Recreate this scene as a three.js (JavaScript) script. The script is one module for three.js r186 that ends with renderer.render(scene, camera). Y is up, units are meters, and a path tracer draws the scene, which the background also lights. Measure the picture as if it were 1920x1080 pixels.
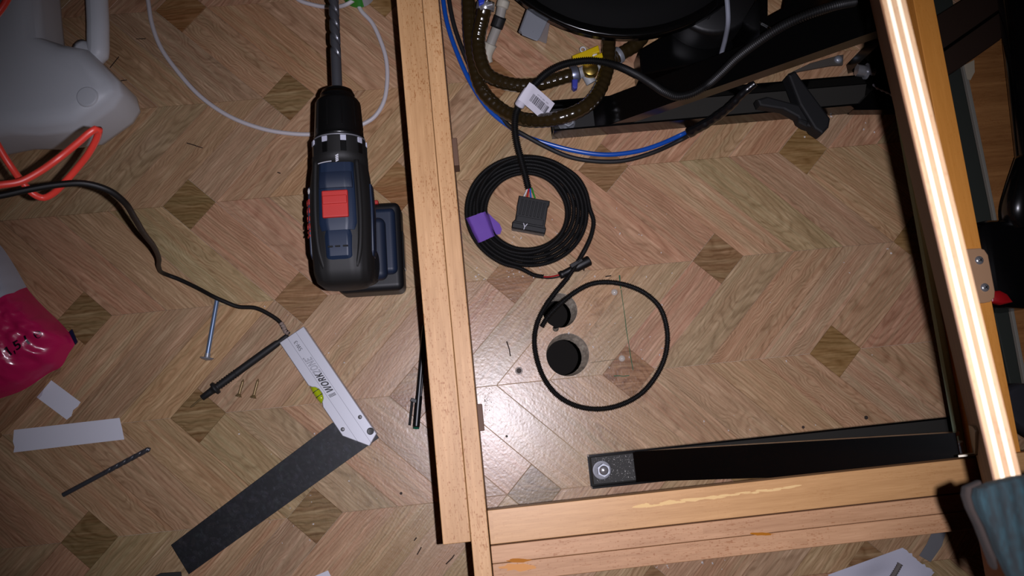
import * as THREE from 'three';
import { RoundedBoxGeometry } from 'three/addons/geometries/RoundedBoxGeometry.js';
import { mergeGeometries, mergeVertices, toCreasedNormals } from 'three/addons/utils/BufferGeometryUtils.js';
import { FontLoader } from 'three/addons/loaders/FontLoader.js';
import { TextGeometry } from 'three/addons/geometries/TextGeometry.js';
import { Brush, Evaluator, SUBTRACTION } from 'three-bvh-csg';

// ---------------------------------------------------------------- camera, light, exposure
const scene = new THREE.Scene();
scene.background = new THREE.Color(0x000000);
const renderer = new THREE.WebGLRenderer({ antialias: true });
renderer.toneMapping = THREE.LinearToneMapping;
renderer.toneMappingExposure = 1.0;
renderer.shadowMap.enabled = true;
renderer.shadowMap.type = THREE.PCFSoftShadowMap;

// The phone hangs 1.08 m over the floor, tipped 9 degrees from straight down and turned 5.6 degrees against the parquet rows (x).
const F = 1520, CAM_H = 1.08, TILT = 0.1592, ROLL = -0.2247, TURN = 0.3231;
const turned = (x, y, z) => new THREE.Vector3(Math.cos(TURN) * x - Math.sin(TURN) * z, y, Math.sin(TURN) * x + Math.cos(TURN) * z);
const Rv = turned(1, 0, 0), Dv = turned(0, -Math.sin(TILT), Math.cos(TILT)), Fv = turned(0, -Math.cos(TILT), -Math.sin(TILT));
const imgX = Rv.clone().multiplyScalar(Math.cos(ROLL)).addScaledVector(Dv, Math.sin(ROLL));
const imgY = Rv.clone().multiplyScalar(-Math.sin(ROLL)).addScaledVector(Dv, Math.cos(ROLL));
const camera = new THREE.PerspectiveCamera(2 * Math.atan(540 / F) * 180 / Math.PI, 1920 / 1080, 0.02, 20);
camera.position.set(0, CAM_H, 0);
camera.up.copy(imgY).negate();
camera.lookAt(camera.position.clone().add(Fv));
camera.focus = 1.0;
camera.userData.fStop = 14;
scene.add(camera);
camera.updateMatrixWorld(true);

// The phone's LED flash, a little beside the lens, throwing a soft-edged beam along the view.
const flashAt = camera.position.clone().addScaledVector(imgX, 0.024);
const flash = new THREE.SpotLight(0xf3f0ff, 2.85, 0, 0.765, 1, 2);
flash.position.copy(flashAt);
flash.target.position.copy(flashAt).addScaledVector(Fv, 1).addScaledVector(imgX, 0.03).addScaledVector(imgY, 0.06);
flash.castShadow = true;
flash.shadow.radius = 0.14;
flash.shadow.mapSize.set(2048, 2048);
flash.shadow.bias = -0.0005;
scene.add(flash, flash.target);

// ---------------------------------------------------------------- helpers
let seed = 7;
const rnd = () => { seed = (seed * 1664525 + 1013904223) >>> 0; return seed / 4294967296; };
const rr = (a, b) => a + (b - a) * rnd();
const V = (x, y, z) => new THREE.Vector3(x, y, z);
// A point measured on the photograph, put back at its real height h over the floor.
function at(px, py, h = 0) {
  const d = Fv.clone().addScaledVector(imgX, (px - 960) / F).addScaledVector(imgY, (py - 540) / F);
  return camera.position.clone().addScaledVector(d, (h - CAM_H) / d.y);
}
const hash = (x, y, s) => { let h = Math.imul(x, 374761393) ^ Math.imul(y, 668265263) ^ Math.imul(s, 1442695041); h = Math.imul(h ^ (h >>> 13), 1274126177); return ((h ^ (h >>> 16)) >>> 0) / 4294967296; };
function noise(x, y, s = 0) {
  const xi = Math.floor(x), yi = Math.floor(y); let fx = x - xi, fy = y - yi;
  fx = fx * fx * (3 - 2 * fx); fy = fy * fy * (3 - 2 * fy);
  const a = hash(xi, yi, s), b = hash(xi + 1, yi, s), c = hash(xi, yi + 1, s), d = hash(xi + 1, yi + 1, s);
  return a + (b - a) * fx + (c - a) * fy + (a - b - c + d) * fx * fy;
}
const fbm = (x, y, s) => 0.55 * noise(x, y, s) + 0.3 * noise(x * 2.1, y * 2.1, s + 1) + 0.15 * noise(x * 4.3, y * 4.3, s + 2);
const taken = {};
const numbered = (n) => { taken[n] = (taken[n] ?? -1) + 1; return taken[n] ? `${n}_${String(taken[n]).padStart(3, '0')}` : n; };
function mesh(name, geo, mat, parent) {
  const m = new THREE.Mesh(geo, mat);
  m.name = parent ? name : numbered(name);
  m.castShadow = m.receiveShadow = true;
  (parent ?? scene).add(m);
  return m;
}
function thing(name, label, category, group) {
  const o = new THREE.Group(); o.name = numbered(name); scene.add(o);
  o.userData = { label, category }; if (group) o.userData.group = group;
  return o;
}
function tag(o, label, category, group) { o.userData = { ...o.userData, label, category }; if (group) o.userData.group = group; return o; }
function structure(o, label, category) { o.userData = { label, category, kind: 'structure' }; return o; }
// Puts the origin of a thing that was built in place at its own base.
function based(o) {
  o.updateMatrixWorld(true);
  const b = new THREE.Box3().setFromObject(o), c = V((b.min.x + b.max.x) / 2, b.min.y, (b.min.z + b.max.z) / 2);
  const done = new Set();
  o.traverse((m) => { if (m.isMesh && !done.has(m.geometry)) { done.add(m.geometry); m.geometry.translate(-c.x, -c.y, -c.z); } });
  o.position.copy(c);
  return o;
}
function std(color, roughness = 0.6, metalness = 0, more = {}) { return new THREE.MeshStandardMaterial({ color, roughness, metalness, ...more }); }
function phys(color, roughness, more = {}) { return new THREE.MeshPhysicalMaterial({ color, roughness, ...more }); }
function texture(w, h, fn, srgb = true) {
  const data = new Uint8Array(w * h * 4);
  for (let y = 0; y < h; y++) for (let x = 0; x < w; x++) {
    const c = fn(x, y), i = (y * w + x) * 4;
    data[i] = c[0]; data[i + 1] = c[1]; data[i + 2] = c[2]; data[i + 3] = 255;
  }
  const t = new THREE.DataTexture(data, w, h);
  t.wrapS = t.wrapT = THREE.RepeatWrapping; t.magFilter = THREE.LinearFilter; t.minFilter = THREE.LinearMipmapLinearFilter; t.generateMipmaps = true;
  if (srgb) t.colorSpace = THREE.SRGBColorSpace;
  t.needsUpdate = true;
  return t;
}
function canvasTexture(w, h, draw) {
  const c = document.createElement('canvas'); c.width = w; c.height = h;
  draw(c.getContext('2d'), w, h);
  const t = new THREE.CanvasTexture(c); t.colorSpace = THREE.SRGBColorSpace; t.anisotropy = 8;
  return t;
}
const CL = (v) => v < 0 ? 0 : v > 255 ? 255 : v;
// Sweeps a round section along points; rad(s) is the radius at arc length s.
function sweep(points, rad, { step = 0.003, sides = 10, closed = false, tension = 0.5, scaleY = 1 } = {}) {
  const curve = new THREE.CatmullRomCurve3(points, closed, 'centripetal', tension);
  curve.arcLengthDivisions = Math.max(400, points.length * 40);
  const L = curve.getLength(), n = Math.max(4, Math.round(L / step));
  const P = [], T = [];
  for (let i = 0; i <= n; i++) { P.push(curve.getPointAt(i / n)); T.push(curve.getTangentAt(i / n)); }
  let N = V(0, 1, 0); if (Math.abs(T[0].y) > 0.9) N = V(1, 0, 0);
  const pos = [], uv = [], idx = [];
  for (let i = 0; i <= n; i++) {
    N = N.clone().addScaledVector(T[i], -N.dot(T[i])).normalize();
    const B = new THREE.Vector3().crossVectors(T[i], N);
    const s = L * i / n, r = typeof rad === 'number' ? rad : rad(s, L);
    for (let k = 0; k <= sides; k++) {
      const a = k / sides * Math.PI * 2, c = Math.cos(a) * r * scaleY, d = Math.sin(a) * r;
      pos.push(P[i].x + N.x * c + B.x * d, P[i].y + N.y * c + B.y * d, P[i].z + N.z * c + B.z * d);
      uv.push(s, k / sides);
    }
  }
  const w = sides + 1;
  for (let i = 0; i < n; i++) for (let k = 0; k < sides; k++) { const a = i * w + k, b = a + 1, c = a + w, d = c + 1; idx.push(a, b, c, b, d, c); }
  for (const [row, flip] of [[0, 0], [n, 1]]) {
    const c = pos.length / 3; pos.push(P[row].x, P[row].y, P[row].z); uv.push(0, 0);
    for (let k = 0; k < sides; k++) { const a = row * w + k; flip ? idx.push(c, a, a + 1) : idx.push(c, a + 1, a); }
  }
  const g = new THREE.BufferGeometry();
  g.setAttribute('position', new THREE.Float32BufferAttribute(pos, 3)); g.setAttribute('uv', new THREE.Float32BufferAttribute(uv, 2)); g.setIndex(idx);
  g.computeVertexNormals();
  return g;
}
const corrugated = (r, pitch, deep) => (s) => { const t = (s / pitch) % 1; return r - deep * (t < 0.5 ? 0 : 1); };
const pts = (list, h) => list.map((p) => at(p[0], p[1], p[2] ?? h));
// A flat outline (points in the floor plan) with thickness, top face at height y.
function prism(points, y, thick, bevel = 0.0006, holes = [], segs = 1) {
  const s = new THREE.Shape(points.map((p) => new THREE.Vector2(p.x, p.z)));
  for (const h of holes) s.holes.push(h);
  const b = Math.min(bevel, thick * 0.45);
  const g = new THREE.ExtrudeGeometry(s, { depth: thick - 2 * b, bevelEnabled: b > 0, bevelSize: b, bevelOffset: -b, bevelThickness: b, bevelSegments: segs, curveSegments: 20 });
  g.rotateX(Math.PI / 2); g.translate(0, y - b, 0);
  if (segs < 3) return g;
  for (const k of ['uv', 'normal']) g.deleteAttribute(k);
  return toCreasedNormals(mergeVertices(g, 1e-6), 0.9);
}
const prismPx = (list, h, thick, bevel, holes, segs) => prism(list.map((p) => at(p[0], p[1], h)), h, thick, bevel, holes, segs);
// uv in metres: u along the given axis, v across it on whichever face.
function gridUV(g, axis = 'x', off = [0, 0]) {
  const p = g.attributes.position, n = g.attributes.normal, uv = new Float32Array(p.count * 2);
  for (let i = 0; i < p.count; i++) {
    const c = { x: p.getX(i), y: p.getY(i), z: p.getZ(i) }, m = { x: Math.abs(n.getX(i)), y: Math.abs(n.getY(i)), z: Math.abs(n.getZ(i)) };
    const o = ['x', 'y', 'z'].filter((k) => k !== axis);
    uv[2 * i] = c[axis] + off[0];
    uv[2 * i + 1] = (m[o[0]] > m[o[1]] ? c[o[1]] : c[o[0]]) + off[1];
  }
  g.setAttribute('uv', new THREE.BufferAttribute(uv, 2));
  return g;
}
function box(x0, x1, y0, y1, z0, z1, r = 0.0008, seg = 1) {
  const g = new RoundedBoxGeometry(x1 - x0, y1 - y0, z1 - z0, seg, Math.min(r, (x1 - x0) / 2.1, (y1 - y0) / 2.1, (z1 - z0) / 2.1));
  return g.translate((x0 + x1) / 2, (y0 + y1) / 2, (z0 + z1) / 2);
}
function rod(a, b, r0, r1 = r0, sides = 16) {
  const d = b.clone().sub(a), g = new THREE.CylinderGeometry(r1, r0, d.length(), sides, 1);
  g.applyQuaternion(new THREE.Quaternion().setFromUnitVectors(V(0, 1, 0), d.clone().normalize()));
  return g.translate((a.x + b.x) / 2, (a.y + b.y) / 2, (a.z + b.z) / 2);
}
// Lathe profile [[r, t]...] turned round the axis from a to b (t in metres from a).
function turnedOn(a, b, profile, sides = 20) {
  const g = new THREE.LatheGeometry(profile.map(([r, t]) => new THREE.Vector2(Math.max(r, 1e-5), t)), sides);
  g.applyQuaternion(new THREE.Quaternion().setFromUnitVectors(V(0, 1, 0), b.clone().sub(a).normalize()));
  return g.translate(a.x, a.y, a.z);
}
// Sections [z, halfX, halfY, centreY, power, centreX] joined into one skin along z.
function loft(sections, n = 36) {
  const pos = [], idx = [];
  for (const [z, hx, hy, cy, pw = 2.4, cx = 0] of sections) for (let k = 0; k <= n; k++) {
    const a = k / n * Math.PI * 2, c = Math.cos(a), s = Math.sin(a);
    pos.push(cx + hx * Math.sign(c) * Math.abs(c) ** (2 / pw), cy + hy * Math.sign(s) * Math.abs(s) ** (2 / pw), z);
  }
  const w = n + 1, m = sections.length;
  for (let i = 0; i < m - 1; i++) for (let k = 0; k < n; k++) { const a = i * w + k, b = a + 1, c = a + w, d = c + 1; idx.push(a, b, c, b, d, c); }
  for (const [i, flip] of [[0, 1], [m - 1, 0]]) {
    const c = pos.length / 3, [z, , , cy, , cx = 0] = sections[i]; pos.push(cx, cy, z);
    for (let k = 0; k < n; k++) { const a = i * w + k; flip ? idx.push(c, a + 1, a) : idx.push(c, a, a + 1); }
  }
  let g = new THREE.BufferGeometry(); g.setAttribute('position', new THREE.Float32BufferAttribute(pos, 3)); g.setIndex(idx);
  g = mergeVertices(g, 1e-6); g = toCreasedNormals(g, 0.7);
  return g;
}
const merge = (list) => mergeGeometries(list.map((g) => { const h = g.index ? g.toNonIndexed() : g; for (const k of Object.keys(h.attributes)) if (!['position', 'normal'].includes(k)) h.deleteAttribute(k); return h; }));

// ---------------------------------------------------------------- materials
// Oak print for the vinyl planks: an atlas of 4 x 20 cells, grain along u; the last two rows are darker brown for the squares.
const CW = 512, CH = 102, ROWS = 20, DARK = 18;
const plankAtlas = texture(2048, 2048, (() => {
  const cell = [];
  for (let i = 0; i < 4 * ROWS + 8; i++) {
    const dark = i >= 4 * DARK;
    const t = rnd();
    const base = dark ? [150 + rr(-6, 6), 116 + rr(-4, 4), 83 + rr(-4, 4)]
      : t < 0.45 ? [188 + rr(-4, 4), 154 + rr(-3, 3), 123 + rr(-3, 3)] : t < 0.8 ? [188 + rr(-4, 4), 150 + rr(-3, 3), 121 + rr(-3, 3)] : [182 + rr(-4, 4), 151 + rr(-3, 3), 121 + rr(-3, 3)];
    cell.push({ base, yc: rr(-0.25, 1.25), zc: rr(0.05, 0.3), tilt: rr(0.1, 0.42) * (rnd() < 0.5 ? -1 : 1), x0: rr(-0.3, 0.5), fr: rr(20, 32), off: rr(0, 90), red: rr(0.4, 1) , dark });
  }
  return (x, y) => {
    const ci = Math.min(3, Math.floor(x / CW)), cj = Math.min(ROWS - 1, Math.floor(y / CH)), k = cj * 4 + ci, c = cell[k];
    const u = (x - ci * CW) / CW, v = (y - cj * CH) / CH;               // u 0..1 over 0.256 m, v 0..1 over 0.051 m
    const warp = fbm(u * 5 + c.off, v * 2.2, k) - 0.5, warp2 = fbm(u * 16, v * 7 + c.off, k + 31) - 0.5;
    const dy = (v - c.yc) * 0.6 + warp * 0.2 + warp2 * 0.025, dz = c.zc + (u - c.x0) * c.tilt + warp * 0.14;
    const ring = Math.sqrt(dy * dy + dz * dz) * c.fr;
    const fr = ring - Math.floor(ring);
    const line = Math.exp(-((fr - 0.5) ** 2) / 0.035);                       // late wood
    const strong = 0.35 + 0.65 * noise(u * 3 + c.off, ring * 0.35, k + 77);
    const fibre = noise(u * 14, v * 80 + c.off + warp * 6, k + 5) - 0.5, fine = noise(u * 60, v * 48 + c.off, k + 9) - 0.5;
    const tone = fbm(u * 2.2 + c.off, v * 3.2, k + 13) - 0.5, redd = fbm(u * 1.3 + c.off, v * 11 + 4, k + 17) - 0.45;
    const lite = -line * 27 * strong + fibre * 26 + fine * 9 + tone * 26;
    const pale = Math.max(0, noise(u * 7 + c.off, v * 26, k + 21) - 0.62) * 60;
    const r = c.base[0] + lite + pale + redd * 8 * c.red, g = c.base[1] + lite * 0.95 + pale - redd * 16 * c.red, b = c.base[2] + lite * 0.88 + pale - redd * 13 * c.red;
    return [CL(r), CL(g), CL(b)];
  };
})());
plankAtlas.wrapS = plankAtlas.wrapT = THREE.ClampToEdgeWrapping;
const vinylBump = texture(512, 512, (x, y) => {
  const tile = (f, s) => { const a = x / 512 * f, b = y / 512 * f, t = x / 512, w = y / 512;
    return (noise(a, b, s) * (1 - t) + noise(a - f, b, s) * t) * (1 - w) + (noise(a, b - f, s) * (1 - t) + noise(a - f, b - f, s) * t) * w; };
  const v = CL(255 * (0.55 * tile(64, 3) + 0.3 * tile(28, 4) + 0.25 * tile(130, 6) - 0.05));
  return [v, v, v];
}, false);
vinylBump.channel = 1; vinylBump.repeat.set(6, 6);
const vinyl = new THREE.MeshStandardMaterial({ color: new THREE.Color(0.88, 0.87, 0.77), map: plankAtlas, roughness: 0.3, bumpMap: vinylBump, bumpScale: 0.00016, name: 'oak_print_vinyl' });
const jointMat = std(0x6f5542, 0.6);

// Planed softwood / beech: grain along u, uv in metres, one tile is 0.5 x 0.125 m.
function woodTexture(base, grain, fleck, s, contrast = 1) {
  const t = texture(1024, 256, (x, y) => {
    const u = x / 1024, v = y / 256;
    const w = (a, b, q) => { const k = Math.min(1, u * 8, (1 - u) * 8); return noise(a, b, q) * k + 0.5 * (1 - k); };
    const band = w(u * 4, v * 9, s) - 0.5, fib = noise(u * 40, v * 200, s + 2) - 0.5, mid = noise(u * 9, v * 42, s + 3) - 0.5;
    let d = (band * 22 + mid * 13 + fib * 14) * contrast;
    const f = noise(u * 210, v * 230, s + 5) * (0.7 + 0.3 * noise(u * 14, v * 9, s + 6));
    const k = f > 0.68 ? fleck * Math.min(1, (f - 0.68) * 9) : 0;
    return [CL(base[0] + d - k * 0.8), CL(base[1] + d * grain[0] - k), CL(base[2] + d * grain[1] - k)];
  });
  t.repeat.set(2, 8);
  return t;
}
const beech = std(0xffffff, 0.55, 0, { map: woodTexture([188, 144, 97], [0.95, 0.85], 44, 40), name: 'planed_beech' });
const beechPink = std(0xffffff, 0.58, 0, { map: woodTexture([180, 136, 98], [0.95, 0.85], 30, 60), name: 'pink_beech' });
const veneer = std(0xffffff, 0.45, 0, { map: woodTexture([188, 142, 92], [0.95, 0.8], 8, 80, 0.8), name: 'wood_veneer' });
const orangeWood = std(0xffffff, 0.5, 0, { map: woodTexture([224, 150, 66], [0.9, 0.7], 8, 100, 0.5), name: 'orange_varnished_wood' });
const brownWood = std(0xffffff, 0.6, 0, { map: woodTexture([146, 98, 52], [0.9, 0.7], 14, 120, 1.2), name: 'brown_board' });
const plyLight = std(0xffffff, 0.7, 0, { map: woodTexture([232, 214, 182], [1, 0.95], 6, 140, 0.6), name: 'birch_ply' });
const plyDark = std(0xffffff, 0.75, 0, { map: woodTexture([166, 134, 98], [1, 0.9], 14, 160, 0.8), name: 'birch_ply_cross' });
const plyFace = std(0xffffff, 0.65, 0, { map: woodTexture([104, 68, 38], [0.95, 0.85], 8, 180, 0.8), name: 'brown_faced_ply' });

const blackSteel = std(0x060606, 0.2);
const dustySteel = std(0x2b2a28, 0.75);
const blackPlastic = std(0x0b0b0c, 0.48);
const conduitMat = std(0x080808, 0.52);
const rubber = std(0x171616, 0.62);
const zinc = std(0xa4a8af, 0.42, 0.55);
const blueZinc = std(0x8095b2, 0.32, 0.6);
const chrome = std(0xb4b4b6, 0.24, 0.7);
const drillSteel = std(0x6a6b70, 0.3, 0.7);
const yellowZinc = std(0x8a7450, 0.4, 0.5);
const whitePlastic = phys(0xc9c6c4, 0.5);
const paper = std(0xdcdde6, 0.85);
const creamFitting = std(0xb9b3a2, 0.6);

// ---------------------------------------------------------------- the setting
const floor = new THREE.Group(); floor.name = numbered('floor'); scene.add(floor);
structure(floor, 'oak-print vinyl floor in a chevron pattern with dark squares', 'floor');
const PER = 0.2835, X0 = -0.2265, Z0 = -0.4619, W4 = PER / 4, BAND = PER / 2, Q = PER / 8;   // squares repeat every 0.2835 m, rows every half of that
const FX0 = -1.15, FX1 = 1.15, FZ0 = -1.1, FZ1 = 0.95;
const holes = [[at(1064.5, 665), 0.0288], [at(1050, 582), 0.0235], [at(1042, 616), 0.0042]];
const evaluator = new Evaluator(); evaluator.attributes = ['position', 'normal', 'uv', 'uv1']; evaluator.useGroups = false;
const restPieces = [];
function piece(poly, dir, k, dark) {
  // poly: corners in the plan; dir: grain direction; k: number of the print
  const c = poly.reduce((a, p) => a.add(p), new THREE.Vector2()).multiplyScalar(1 / poly.length);
  const area = poly.reduce((s, p, i) => { const q = poly[(i + 1) % poly.length]; return s + p.x * q.y - q.x * p.y; }, 0);
  if (area < 0) poly = poly.slice().reverse();
  const n = poly.length;
  const inset = (d) => poly.map((p, i) => {
    const a = poly[(i + n - 1) % n], b = poly[(i + 1) % n];
    const e1 = p.clone().sub(a).normalize(), e2 = b.clone().sub(p).normalize();
    const n1 = new THREE.Vector2(-e1.y, e1.x), n2 = new THREE.Vector2(-e2.y, e2.x), m = n1.clone().add(n2);
    return p.clone().addScaledVector(m, d / (1 + n1.dot(n2)));
  });
  const out = inset(0.0001), top = inset(0.0006);
  const perp = new THREE.Vector2(-dir.y, dir.x), ci = k % 4, cj = Math.floor(k / 4) % ROWS;
  const pos = [], nor = [], uv = [], uv1 = [];
  const put = (p, y) => { pos.push(p.x, y, p.y); const d = p.clone().sub(c);
    const u = THREE.MathUtils.clamp(d.dot(dir) / 0.26 + 0.5, 0.01, 0.99), v = THREE.MathUtils.clamp(d.dot(perp) / 0.054 + 0.5, 0.04, 0.96);
    uv.push((ci + u) * CW / 2048, (cj + v) * CH / 2048); uv1.push(p.x, p.y); };
  for (let i = 1; i < n - 1; i++) { put(top[0], 0); put(top[i + 1], 0); put(top[i], 0); for (let q = 0; q < 3; q++) nor.push(0, 1, 0); }
  for (let i = 0; i < n; i++) {
    const j = (i + 1) % n, e = poly[j].clone().sub(poly[i]).normalize(), s = V(e.y, 1.1, -e.x).normalize(), f = V(e.y, 0, -e.x);
    put(top[i], 0); put(top[j], 0); put(out[j], -0.0005); put(top[i], 0); put(out[j], -0.0005); put(out[i], -0.0005);
    for (let q = 0; q < 6; q++) nor.push(s.x, s.y, s.z);
    put(out[i], -0.0005); put(out[j], -0.0005); put(out[j], -0.002); put(out[i], -0.0005); put(out[j], -0.002); put(out[i], -0.002);
    for (let q = 0; q < 6; q++) nor.push(f.x, f.y, f.z);
  }
  for (let i = 1; i < n - 1; i++) { put(out[0], -0.002); put(out[i], -0.002); put(out[i + 1], -0.002); for (let q = 0; q < 3; q++) nor.push(0, -1, 0); }
  let g = new THREE.BufferGeometry();
  g.setAttribute('position', new THREE.Float32BufferAttribute(pos, 3)); g.setAttribute('normal', new THREE.Float32BufferAttribute(nor, 3));
  g.setAttribute('uv', new THREE.Float32BufferAttribute(uv, 2)); g.setAttribute('uv1', new THREE.Float32BufferAttribute(uv1, 2));
  g = cutHoles(g);
  const shown = c.x > -0.78 && c.x < 0.8 && c.y > -0.78 && c.y < 0.36;
  if (shown) mesh(dark ? 'square_tile' : 'plank', g, vinyl, floor); else restPieces.push(g);
}
function cutHoles(g, deep = 0.2) {
  g.computeBoundingBox(); const b = g.boundingBox;
  for (const [p, r] of holes) {
    if (p.x + r < b.min.x || p.x - r > b.max.x || p.z + r < b.min.z || p.z - r > b.max.z) continue;
    const taper = deep > 0.25 ? r * 0.13 / 0.052 * 0.15 : 0, cyl = new THREE.CylinderGeometry(r + taper, r - taper, deep, 48); cyl.translate(p.x, 0, p.z);
    cyl.setAttribute('uv1', cyl.attributes.uv.clone());
    const A = new Brush(g), B = new Brush(cyl); A.updateMatrixWorld(); B.updateMatrixWorld();
    g = evaluator.evaluate(A, B, SUBTRACTION).geometry;
  }
  return g;
}
{
  const v2 = (x, z) => new THREE.Vector2(x, z);
  const j0 = Math.floor((FZ0 - Z0) / BAND), j1 = Math.ceil((FZ1 - Z0) / BAND);
  let k = 0;
  const next = () => (k = (k * 29 + 17 + Math.floor(rnd() * 7)) % (4 * DARK));
  for (let j = j0; j < j1; j++) {
    const z0 = Z0 + j * BAND, z1 = z0 + BAND, sgn = (j % 2 === 0) ? -1 : 1;     // even bands run down-left, odd bands down-right
    const rowX = X0 + (Math.abs(j) % 2) * PER / 2;                               // squares of the row on top of this band
    const i0 = Math.floor((FX0 - rowX) / W4) - 3, i1 = Math.ceil((FX1 - rowX) / W4) + 3;
    for (let i = i0; i < i1; i++) {
      const a = rowX + (i - 0.5) * W4, b = a + W4, dx = sgn * BAND * (PER / 2) / BAND;
      if (Math.max(a, a + dx) < FX0 - 0.1 || Math.min(b, b + dx) > FX1 + 0.1) continue;
      const dir = v2(sgn * Math.SQRT1_2, Math.SQRT1_2);
      const sq = ((i % 4) + 4) % 4 === 0;
      if (sq) {
        const m = (a + b) / 2;
        const p = sgn < 0 ? [v2(a, z0), v2(m, z0 + Q), v2(b + dx, z1), v2(b + dx - W4 / 2, z1 - Q)].map((q) => q) : [v2(m, z0 + Q), v2(b, z0), v2(b + dx - W4 / 2, z1 - Q), v2(a + dx, z1)];
        if (sgn < 0) { p[2] = v2(b + dx, z1); p[3] = v2((a + b) / 2 + dx, z1 - Q); } else { p[2] = v2((a + b) / 2 + dx, z1 - Q); p[3] = v2(a + dx, z1); }
        piece(p, dir, next(), false);
        piece([v2(a, z0), v2(m, z0 - Q), v2(b, z0), v2(m, z0 + Q)], v2(1, 0.02), 4 * DARK + Math.floor(rnd() * 8), true);
      } else piece([v2(a, z0), v2(b, z0), v2(b + dx, z1), v2(a + dx, z1)], dir, next(), false);
    }
  }
  const rest = mesh('plank_field', mergeGeometries(restPieces.map((g) => g.index ? g.toNonIndexed() : g)), vinyl, floor);
  rest.userData.kind = 'stuff';
}
// Chipboard under the vinyl, drilled through, and the dark earth under the van.
const chipboard = std(0xffffff, 0.9, 0, { map: (() => { const t = texture(256, 256, (x, y) => { const a = noise(x / 3, y / 9, 3), b = noise(x / 11, y / 22, 5); const v = 222 + (a - 0.5) * 70 + (b - 0.5) * 50; return [CL(v), CL(v * 0.95), CL(v * 0.87)]; }); return t; })(), name: 'drilled_chipboard' });
{
  let g = new THREE.BoxGeometry(FX1 - FX0, 0.052, FZ1 - FZ0); g.translate((FX0 + FX1) / 2, -0.0015 - 0.026 + 0.0001, (FZ0 + FZ1) / 2);
  g.setAttribute('uv1', g.attributes.uv.clone());
  g = cutHoles(g, 0.3);
  structure(mesh('floor_slab', g, chipboard), 'chipboard floor slab seen in the walls of the drilled holes', 'floor slab');
  const slab = scene.getObjectByName('floor_slab');
  for (const [p, r] of holes.slice(0, 2)) {                                  // torn lower skin of the slab round each hole
    const sh = new THREE.Shape(), hp = new THREE.Path(), n = 60;
    sh.absarc(p.x, p.z, r * 0.95, 0, 6.2832);
    for (let i = 0; i < n; i++) { const a = -i / n * 6.2832, k = r * (0.84 + 0.07 * rnd() * (1 + Math.sin(i * 0.9))); i ? hp.lineTo(p.x + Math.cos(a) * k, p.z + Math.sin(a) * k) : hp.moveTo(p.x + k, p.z); }
    sh.holes.push(hp);
    const t = new THREE.ExtrudeGeometry(sh, { depth: 0.003, bevelEnabled: false }); t.rotateX(Math.PI / 2); t.translate(0, -0.0495, 0);
    mesh('torn_rim', t, std(0x8f8676, 0.95), slab);
  }
  const gr = new THREE.PlaneGeometry(3, 3, 1, 1); gr.rotateX(-Math.PI / 2); gr.translate(0, -0.34, 0);
  structure(mesh('ground', gr, std(0x1d1915, 0.95)), 'dark earth far down below the drilled holes', 'ground');
}
const wallMat = std(0x6b5642, 0.8), ceilMat = std(0xa8a196, 0.85);
for (const [n, x0, x1, y0, y1, z0, z1, m, l] of [
  ['wall_left', FX0 - 0.04, FX0, 0, 2, FZ0, FZ1, wallMat, 'brown laminate wall beyond the pink shrink-wrap pack'],
  ['wall_right', FX1, FX1 + 0.04, 0, 2, FZ0, FZ1, wallMat, 'brown laminate wall beyond the hinge beam'],
  ['wall_back', FX0, FX1, 0, 2, FZ0 - 0.04, FZ0, wallMat, 'brown laminate wall behind the black boiler'],
  ['wall_front', FX0, FX1, 0, 2, FZ1, FZ1 + 0.04, wallMat, 'brown laminate wall behind the photographer'],
  ['ceiling', FX0, FX1, 2, 2.04, FZ0, FZ1, ceilMat, 'pale flat van ceiling over the bench']]) structure(mesh(n, new THREE.BoxGeometry(x1 - x0, y1 - y0, z1 - z0).translate((x0 + x1) / 2, (y0 + y1) / 2, (z0 + z1) / 2), m), l, n.split('_')[0]);

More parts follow.
